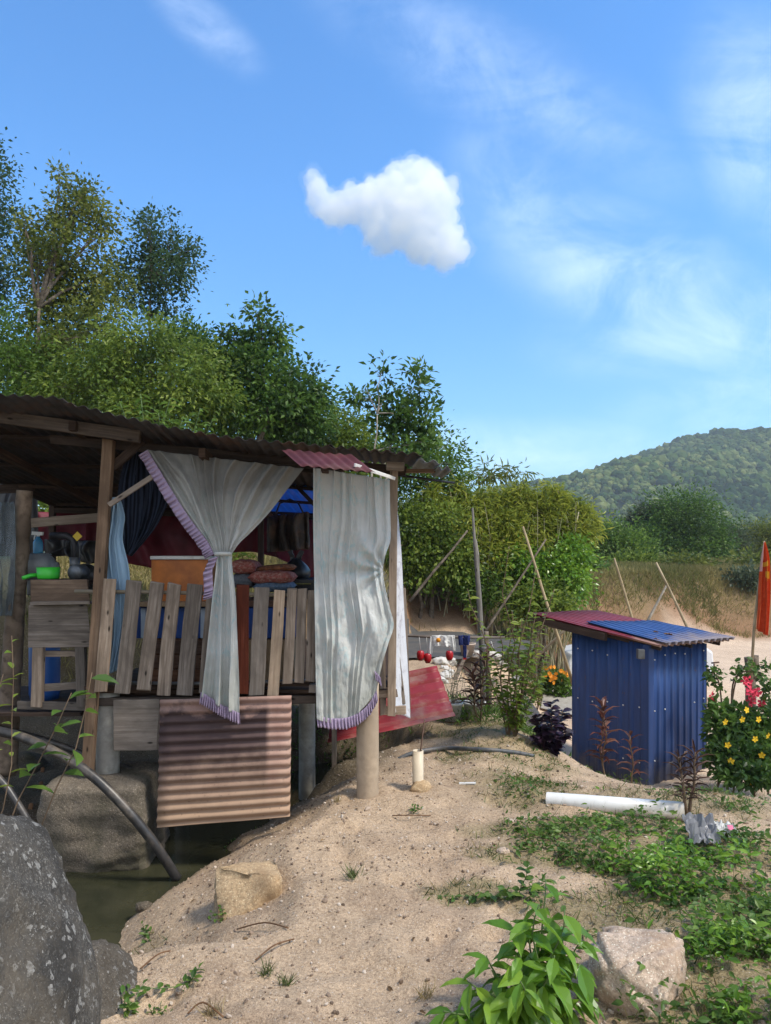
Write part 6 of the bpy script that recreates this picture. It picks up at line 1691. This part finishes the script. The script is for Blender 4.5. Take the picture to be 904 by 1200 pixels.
# taller leafy clumps of weeds
def wt(x, y): return wd(x, y) * (fbm(x * 2.2, y * 2.2, 63) > .12) * sm(.9, 1.3, x + .1 * (3.6 - y))
ps = on_ground(60000, (.5, 3.6, 2.2, 5.0), wt)
h = NR.random(len(ps)) * .20 * np.clip(fbm(ps[:, 0] * 2.2, ps[:, 1] * 2.2, 63) * 2.2, 0, 1); ps[:, 2] += h
a = NR.normal(size=(len(ps), 3)); a[:, 2] = a[:, 2] * .3 + .25
L_ = .042 * NR.uniform(.4, 1.4, len(ps))
tag(scatter_mesh('weeds', ps, a, runit(len(ps), 1.0), L_, L_ * .42, L_, np.clip(.35 + h * 2.5 + NR.normal(size=len(ps)) * .15, 0, 1), T_BIG, M['lf_bright'], None, (0, 0, 0)), 'taller bright weeds rising in clumps at the lower right', 'weeds', kind='stuff')
# weed stalks
ps = on_ground(9000, (.2, 3.6, 2.2, 5.4), wd); n_ = len(ps)
a = NR.normal(size=(n_, 3)) * .35; a[:, 2] = 1; L_ = .10 * NR.uniform(.5, 1.5, n_)
tag(scatter_mesh('weed_stalks', ps, a, runit(n_), L_, np.full(n_, .003), L_, NR.random(n_), T_BLADE, M['lf_grass'], None, (0, 0, 0)), 'thin stalks among the right foreground weeds', 'weeds', kind='stuff')
# short grass on the sand
def gd_(x, y): return np.clip((grassmask(x, y) - .12) * .9, 0, .8) * np.clip(.5 + 1.4 * fbm(x * 4.2, y * 4.2, 58), .05, 1)
ps = on_ground(120000, (-1.8, 3.6, 2.2, 9.5), gd_); n_ = len(ps)
a = NR.normal(size=(n_, 3)) * .8; a[:, 2] = np.abs(a[:, 2]) * .5 + .5
L_ = .045 * NR.uniform(.4, 1.5, n_)
tn = np.clip(.4 + .8 * fbm(ps[:, 0] * 3, ps[:, 1] * 3, 37) + NR.normal(size=n_) * .2, 0, 1)
tag(scatter_mesh('grass', ps, a, runit(n_), L_, L_ * .09, L_, tn, T_BLADE, M['lf_grass'], None, (0, 0, 0)), 'thin short grass growing on the sand', 'grass', kind='stuff')
ps = on_ground(60000, (-1.8, 3.6, 2.4, 9.5), gd_); n_ = len(ps)
a = NR.normal(size=(n_, 3)) * 1.0; a[:, 2] = np.abs(a[:, 2]) * .3 + .3
L_ = .05 * NR.uniform(.4, 1.5, n_)
tag(scatter_mesh('dry_grass', ps, a, runit(n_), L_, L_ * .07, L_, NR.random(n_), T_BLADE, M['lf_dry'], None, (0, 0, 0)), 'dry straw mixed into the short grass', 'grass', kind='stuff')
# dry grass on the slopes
def sl_(x, y):
    yb = np.interp(x, YB_X, YB_Y)
    return np.clip((.10 + .9 * sm(.2, 1.6, y - yb + .8 * fbm(x * .8, y * .8, 51))) * (y > yb - .3) * (.9 + fbm(x * .7, y * .7, 5)), 0, 1)
for nm, box, nn, L0, lb in (('slope_grass', (-4.5, 5.5, 8.0, 22), 110000, .17, 'dry yellow grass on the slope behind the shack'), ('bank_grass', (3.0, 24, 17, 42), 230000, .30, 'dry tawny grass on the far bank')):
    ps = on_ground(nn, box, sl_); n_ = len(ps)
    a = NR.normal(size=(n_, 3)) * .55; a[:, 2] = 1
    L_ = L0 * NR.uniform(.4, 1.4, n_)
    tn = np.clip(.5 + .9 * fbm(ps[:, 0] * .8, ps[:, 1] * .8, 39) + NR.normal(size=n_) * .2, 0, 1)
    mm = leafmat(nm + '_mat', (.09, .115, .03), (.235, .205, .08), (.39, .33, .145), .3, .9, .05)
    tag(scatter_mesh(nm, ps, a, runit(n_), L_, np.full(n_, .016 if nm == 'slope_grass' else .03), L_, tn, T_BLADE, mm, None, (0, 0, 0)), lb, 'grass', kind='stuff')
# undergrowth below the plants in the middle and under the shack
def ug(x, y):
    m = 0
    for (cx, cy, rx, ry) in ((1.05, 7.3, .9, .35), (.5, 7.7, .7, .4), (-.45, 7.6, .45, .6), (2.6, 9.9, .8, .35), (4.2, 8.7, 1.2, .6), (-.75, 6.9, .22, .5), (1.75, 7.6, .4, .3)):
        m = np.maximum(m, np.clip(1.3 - ((x - cx) / rx) ** 2 - ((y - cy) / ry) ** 2, 0, 1))
    return m
ps = on_ground(42000, (-1.4, 5.6, 6.2, 10.4), ug); n_ = len(ps)
h = NR.random(n_) ** 1.5 * .12; ps[:, 2] += h
a = NR.normal(size=(n_, 3)); a[:, 2] = np.abs(a[:, 2]) * .6 + .4
L_ = .07 * NR.uniform(.4, 1.4, n_)
tn = np.clip(.45 + .6 * fbm(ps[:, 0] * 4, ps[:, 1] * 4, 45) + NR.normal(size=n_) * .2, 0, 1)
tag(scatter_mesh('undergrowth', ps, a, runit(n_, .5), L_, L_ * .22, L_, tn, T_LEAF, M['lf_weed'], None, (0, 0, 0)), 'rank green undergrowth around the pots and beside the shed', 'undergrowth', kind='stuff')
# moss and slime on the footing bank
ps = on_ground(9000, (-2.1, -.9, 4.2, 5.6), lambda x, y: np.clip(1 - np.abs(chan_dist(x, y) - .42) / .14, 0, 1) * (fbm(x * 5, y * 5, 3) > -.05)); n_ = len(ps)
L_ = .022 * NR.uniform(.5, 1.4, n_)
tag(scatter_mesh('moss', ps + [0, 0, .008], runit(n_, .3), runit(n_, 1), L_, L_ * .6, L_, NR.random(n_) * .6, T_LEAF, M['lf_weed'], None, (0, 0, 0)), 'moss and tiny weeds along the stream edge', 'moss', kind='stuff')
# fallen leaf litter
ps = on_ground(900, (-1.6, 3.2, 2.0, 8.5), lambda x, y: (.25 + .75 * grassmask(x, y)) * (chan_dist(x, y) > .5)); n_ = len(ps)
L_ = .028 * NR.uniform(.4, 1.5, n_); a = NR.normal(size=(n_, 3)); a[:, 2] *= .2
tag(scatter_mesh('leaf_litter', ps + [0, 0, .006], a, runit(n_, 2.0), L_, L_ * .4, L_ * 1.5, NR.random(n_), T_BIG, leafmat('litter', (.09, .055, .03), (.22, .14, .07), (.38, .28, .16), .1, .9, .1), None, (0, 0, 0)), 'small dry leaves and chips strewn over the sand', 'leaf litter', kind='stuff')
# pebbles and grit
v, f = ico(1)
ps = on_ground(26000, (-1.9, 2.6, 1.9, 6.5), lambda x, y: np.clip(.9 - .6 * grassmask(x, y), 0, 1) * (chan_dist(x, y) > .4) * (x > -1.5) * (.35 + .65 * (fbm(x * 2, y * 2, 91) > .0))); n_ = len(ps)
r = .0022 + .0075 * NR.random(n_) ** 5 + .012 * NR.random(n_) * (NR.random(n_) < .010)
peb = leafmat('grit', (.12, .085, .06), (.34, .25, .18), (.56, .48, .39), 0, .9, .2)
tag(scatter_mesh('pebbles', ps + np.stack([0 * r, 0 * r, r * .3], 1), runit(n_), runit(n_, .5), r * NR.uniform(.8, 1.6, n_), r, r * .8, NR.random(n_), (v, f), peb, None, (0, 0, 0), .2), 'coarse grit and pebbles scattered over the sand', 'pebbles', kind='stuff')
# ================================================================== CLOUD, SKY, HAZE, LIGHT, CAMERA
SUN_AZ, SUN_EL = 112.0, 54.0        # clockwise from the view direction; behind the right shoulder
S = Vector((math.sin(math.radians(SUN_AZ)) * math.cos(math.radians(SUN_EL)), math.cos(math.radians(SUN_AZ)) * math.cos(math.radians(SUN_EL)), math.sin(math.radians(SUN_EL))))

def build_cloud():
    d = 2400.0; k = d / F
    blobs = [(368, 212, 12), (374, 228, 17), (384, 240, 20), (398, 246, 22), (415, 244, 24), (432, 240, 26), (450, 236, 30), (466, 224, 30), (482, 212, 26), (492, 206, 21), (500, 214, 20), (508, 232, 28), (512, 254, 28), (520, 276, 26), (530, 292, 22), (518, 298, 20), (495, 284, 28), (470, 270, 26), (448, 280, 20), (440, 262, 22), (480, 250, 34)]
    bm = bmesh.new()
    for (px, py, r) in blobs:
        c = P(px, py, d) + Vector((0, RN.uniform(-25, 25), 0))
        bmesh.ops.create_icosphere(bm, subdivisions=3, radius=r * .86 * k, matrix=Matrix.Translation(c))
    for i in range(120):
        px, py, r = RN.choice(blobs); a = RN.uniform(0, 2 * PI)
        c = P(px + math.cos(a) * r * .72, py + math.sin(a) * r * .72, d) + Vector((0, RN.uniform(-1, 1) * r * k * .6, 0))
        bmesh.ops.create_icosphere(bm, subdivisions=2, radius=r * k * RN.uniform(.18, .40), matrix=Matrix.Translation(c))
    c0 = P(455, 250, d)
    for v in bm.verts: v.co -= c0
    me = bpy.data.meshes.new('cloud'); bm.to_mesh(me); bm.free()
    m = bpy.data.materials.new('cloud_vapour'); m.use_nodes = True; nt = m.node_tree; nt.nodes.clear()
    o_ = nt.nodes.new('ShaderNodeOutputMaterial')
    pv_ = nd(nt, 'ShaderNodeVolumePrincipled', {'Color': (1, 1, 1, 1), 'Density': .016, 'Anisotropy': .2})
    nt.links.new(pv_.outputs[0], o_.inputs['Volume'])
    me.materials.append(m)
    o = bpy.data.objects.new('cloud', me); link(o, None, c0)
    rm = o.modifiers.new('Remesh', 'REMESH'); rm.mode = 'VOXEL'; rm.voxel_size = 4.5
    tx = bpy.data.textures.new('cloud_noise', 'CLOUDS'); tx.noise_scale = 34; tx.noise_depth = 5
    dm = o.modifiers.new('Displace', 'DISPLACE'); dm.texture = tx; dm.strength = 46; dm.mid_level = .5; dm.texture_coords = 'LOCAL'
    t2 = bpy.data.textures.new('cloud_fine', 'CLOUDS'); t2.noise_scale = 13; t2.noise_depth = 4
    d2 = o.modifiers.new('Displace', 'DISPLACE'); d2.texture = t2; d2.strength = 16; d2.mid_level = .5; d2.texture_coords = 'LOCAL'
    r2 = o.modifiers.new('Remesh', 'REMESH'); r2.mode = 'VOXEL'; r2.voxel_size = 4.0; r2.use_smooth_shade = True
    halo = o.copy(); halo.data = o.data.copy(); halo.name = 'cloud_fringe'
    mv = m.copy(); mv.node_tree.nodes['Principled Volume'].inputs['Density'].default_value = .0032
    halo.data.materials.clear(); halo.data.materials.append(mv)
    COL.objects.link(halo); halo.parent = o; halo.location = (0, 0, 0)
    halo.modifiers['Displace'].strength = 92; halo.modifiers['Displace'].mid_level = .42
    tag(o, 'single small white cumulus cloud in the middle of the blue sky', 'cloud')
build_cloud()

W = bpy.data.worlds.new('World'); SC.world = W; W.use_nodes = True
nt = W.node_tree; nt.nodes.clear()
sky = nd(nt, 'ShaderNodeTexSky', sky_type='NISHITA')
sky.sun_disc = False; sky.sun_elevation = math.radians(SUN_EL); sky.sun_rotation = math.radians(SUN_AZ)
sky.altitude = 100; sky.air_density = 1.0; sky.dust_density = .6; sky.ozone_density = 1.6
g = nd(nt, 'ShaderNodeTexCoord').outputs['Generated']
sx = nd(nt, 'ShaderNodeSeparateXYZ', {0: g})
yy = mth(nt, 'MAXIMUM', sx.outputs[1], .05)
u = mth(nt, 'DIVIDE', sx.outputs[0], yy); v = mth(nt, 'DIVIDE', sx.outputs[2], yy)
uv = nd(nt, 'ShaderNodeCombineXYZ', {0: u, 1: v}).outputs[0]
# thin cirrus veils: soft elongated banks broken by streaky noise
def bank(cx, cy, rx, ry, ang):
    mp = nd(nt, 'ShaderNodeMapping', {'Vector': uv, 'Location': (cx, cy, 0), 'Rotation': (0, 0, ang), 'Scale': (rx, ry, 1)}, vector_type='TEXTURE').outputs[0]
    ln = nd(nt, 'ShaderNodeVectorMath', {0: mp}, operation='LENGTH').outputs[1]
    return nd(nt, 'ShaderNodeMapRange', {0: ln, 1: 1.0, 2: .15, 3: 0.0, 4: 1.0}, interpolation_type='SMOOTHSTEP').outputs[0]
def uvp(px, py): return ((px - HX) / F, (HY - py) / F)
k = None
for (px, py, rx, ry, ang, w) in ((760, 335, 300, 110, -.45, .58), (640, 250, 190, 90, -.75, .42), (900, 150, 130, 190, .4, .50), (600, 100, 330, 90, -.5, .38), (840, 385, 260, 80, .1, .55), (870, 470, 200, 60, .1, .5), (600, 530, 190, 50, -.1, .60), (240, 30, 110, 40, -.7, .36), (700, 520, 260, 40, 0, .35)):
    b = mth(nt, 'MULTIPLY', bank(*uvp(px, py), rx / F, ry / F, -ang if False else ang), w)
    k = b if k is None else mth(nt, 'MAXIMUM', k, b)
wz = nd(nt, 'ShaderNodeMapping', {'Vector': uv, 'Rotation': (0, 0, .5), 'Scale': (3.4, 8.0, 1)}).outputs[0]
ns = nd(nt, 'ShaderNodeTexNoise', {'Vector': wz, 'Scale': 1.0, 'Detail': 8, 'Roughness': .58, 'Distortion': .7}).outputs[0]
n2 = nd(nt, 'ShaderNodeTexNoise', {'Vector': uv, 'Scale': 8.0, 'Detail': 12, 'Roughness': .70, 'Distortion': .6}).outputs[0]
ss = nd(nt, 'ShaderNodeMapRange', {0: mth(nt, 'ADD', mth(nt, 'MULTIPLY', ns, .55), mth(nt, 'MULTIPLY', n2, .45)), 1: .36, 2: .68}, interpolation_type='SMOOTHSTEP').outputs[0]
k = mth(nt, 'MULTIPLY', k, mth(nt, 'ADD', mth(nt, 'MULTIPLY', ss, .95), .05))
el = nd(nt, 'ShaderNodeMapRange', {0: sx.outputs[2], 1: -.02, 2: .42, 3: .70, 4: 1.0}).outputs[0]
tint_ = mix(nt, 1.0, (.98, 1.30, 1.42), nd(nt, 'ShaderNodeCombineColor', {0: el, 1: el, 2: el}).outputs[0], 'MULTIPLY')
hs = nd(nt, 'ShaderNodeHueSaturation', {'Hue': .507, 'Saturation': 1.15, 'Value': 1.0, 'Fac': 1.0, 'Color': mix(nt, 1.0, sky.outputs[0], tint_, 'MULTIPLY')}).outputs[0]
hi = mix(nt, mth(nt, 'MULTIPLY', k, .60), hs, (8.3, 9.2, 10.2))
# unseen white veil added behind the viewer to neutralise the ambient light
vb = nd(nt, 'ShaderNodeMapRange', {0: sx.outputs[1], 1: .10, 2: -.45, 3: 0.0, 4: .62}, interpolation_type='SMOOTHSTEP').outputs[0]
vn = nd(nt, 'ShaderNodeTexNoise', {'Vector': g, 'Scale': 3.0, 'Detail': 6}).outputs[0]
hi = mix(nt, mth(nt, 'MULTIPLY', vb, mth(nt, 'ADD', .55, mth(nt, 'MULTIPLY', vn, .8)), True), hi, (6.6, 6.2, 5.6))
bgn = nd(nt, 'ShaderNodeBackground', {0: hi, 1: .14})
wo = nt.nodes.new('ShaderNodeOutputWorld'); nt.links.new(bgn.outputs[0], wo.inputs[0])

# even pale air round the whole plot and the hill
mb = MB(); mb.box((-1950, -160, -4.5), (1950, 2050, 190))
m = bpy.data.materials.new('haze_air'); m.use_nodes = True; nt = m.node_tree; nt.nodes.clear()
o_ = nt.nodes.new('ShaderNodeOutputMaterial')
pv_ = nd(nt, 'ShaderNodeVolumePrincipled', {'Color': (.80, .88, 1, 1), 'Density': .00032, 'Anisotropy': .0})
nt.links.new(pv_.outputs[0], o_.inputs['Volume'])
tag(obj('haze', mb, m), 'pale blue haze in the air over the valley', kind='stuff')

sun = bpy.data.lights.new('sun', 'SUN'); sun.energy = 2.8; sun.angle = math.radians(10); sun.color = (1, .93, .82)
so = bpy.data.objects.new('sun', sun); COL.objects.link(so); so.location = (20, -20, 40)
so.rotation_euler = S.to_track_quat('Z', 'Y').to_euler()

cam = bpy.data.cameras.new('camera'); co = bpy.data.objects.new('camera', cam); COL.objects.link(co)
co.location = (0, 0, ZC); co.rotation_euler = (math.radians(90), 0, 0)
cam.sensor_fit = 'VERTICAL'; cam.sensor_height = 24; cam.lens = 24 * F / 1200; cam.shift_y = (HY - 600) / 1200
cam.clip_start = .05; cam.clip_end = 6000
SC.camera = co
SC.view_settings.view_transform = 'Standard'; SC.view_settings.look = 'None'; SC.view_settings.gamma = 1
SC.view_settings.exposure = .56
SC.cycles.use_denoising = True
SC.cycles.max_bounces = 24; SC.cycles.volume_bounces = 20; SC.cycles.transparent_max_bounces = 12
SC.cycles.diffuse_bounces = 4
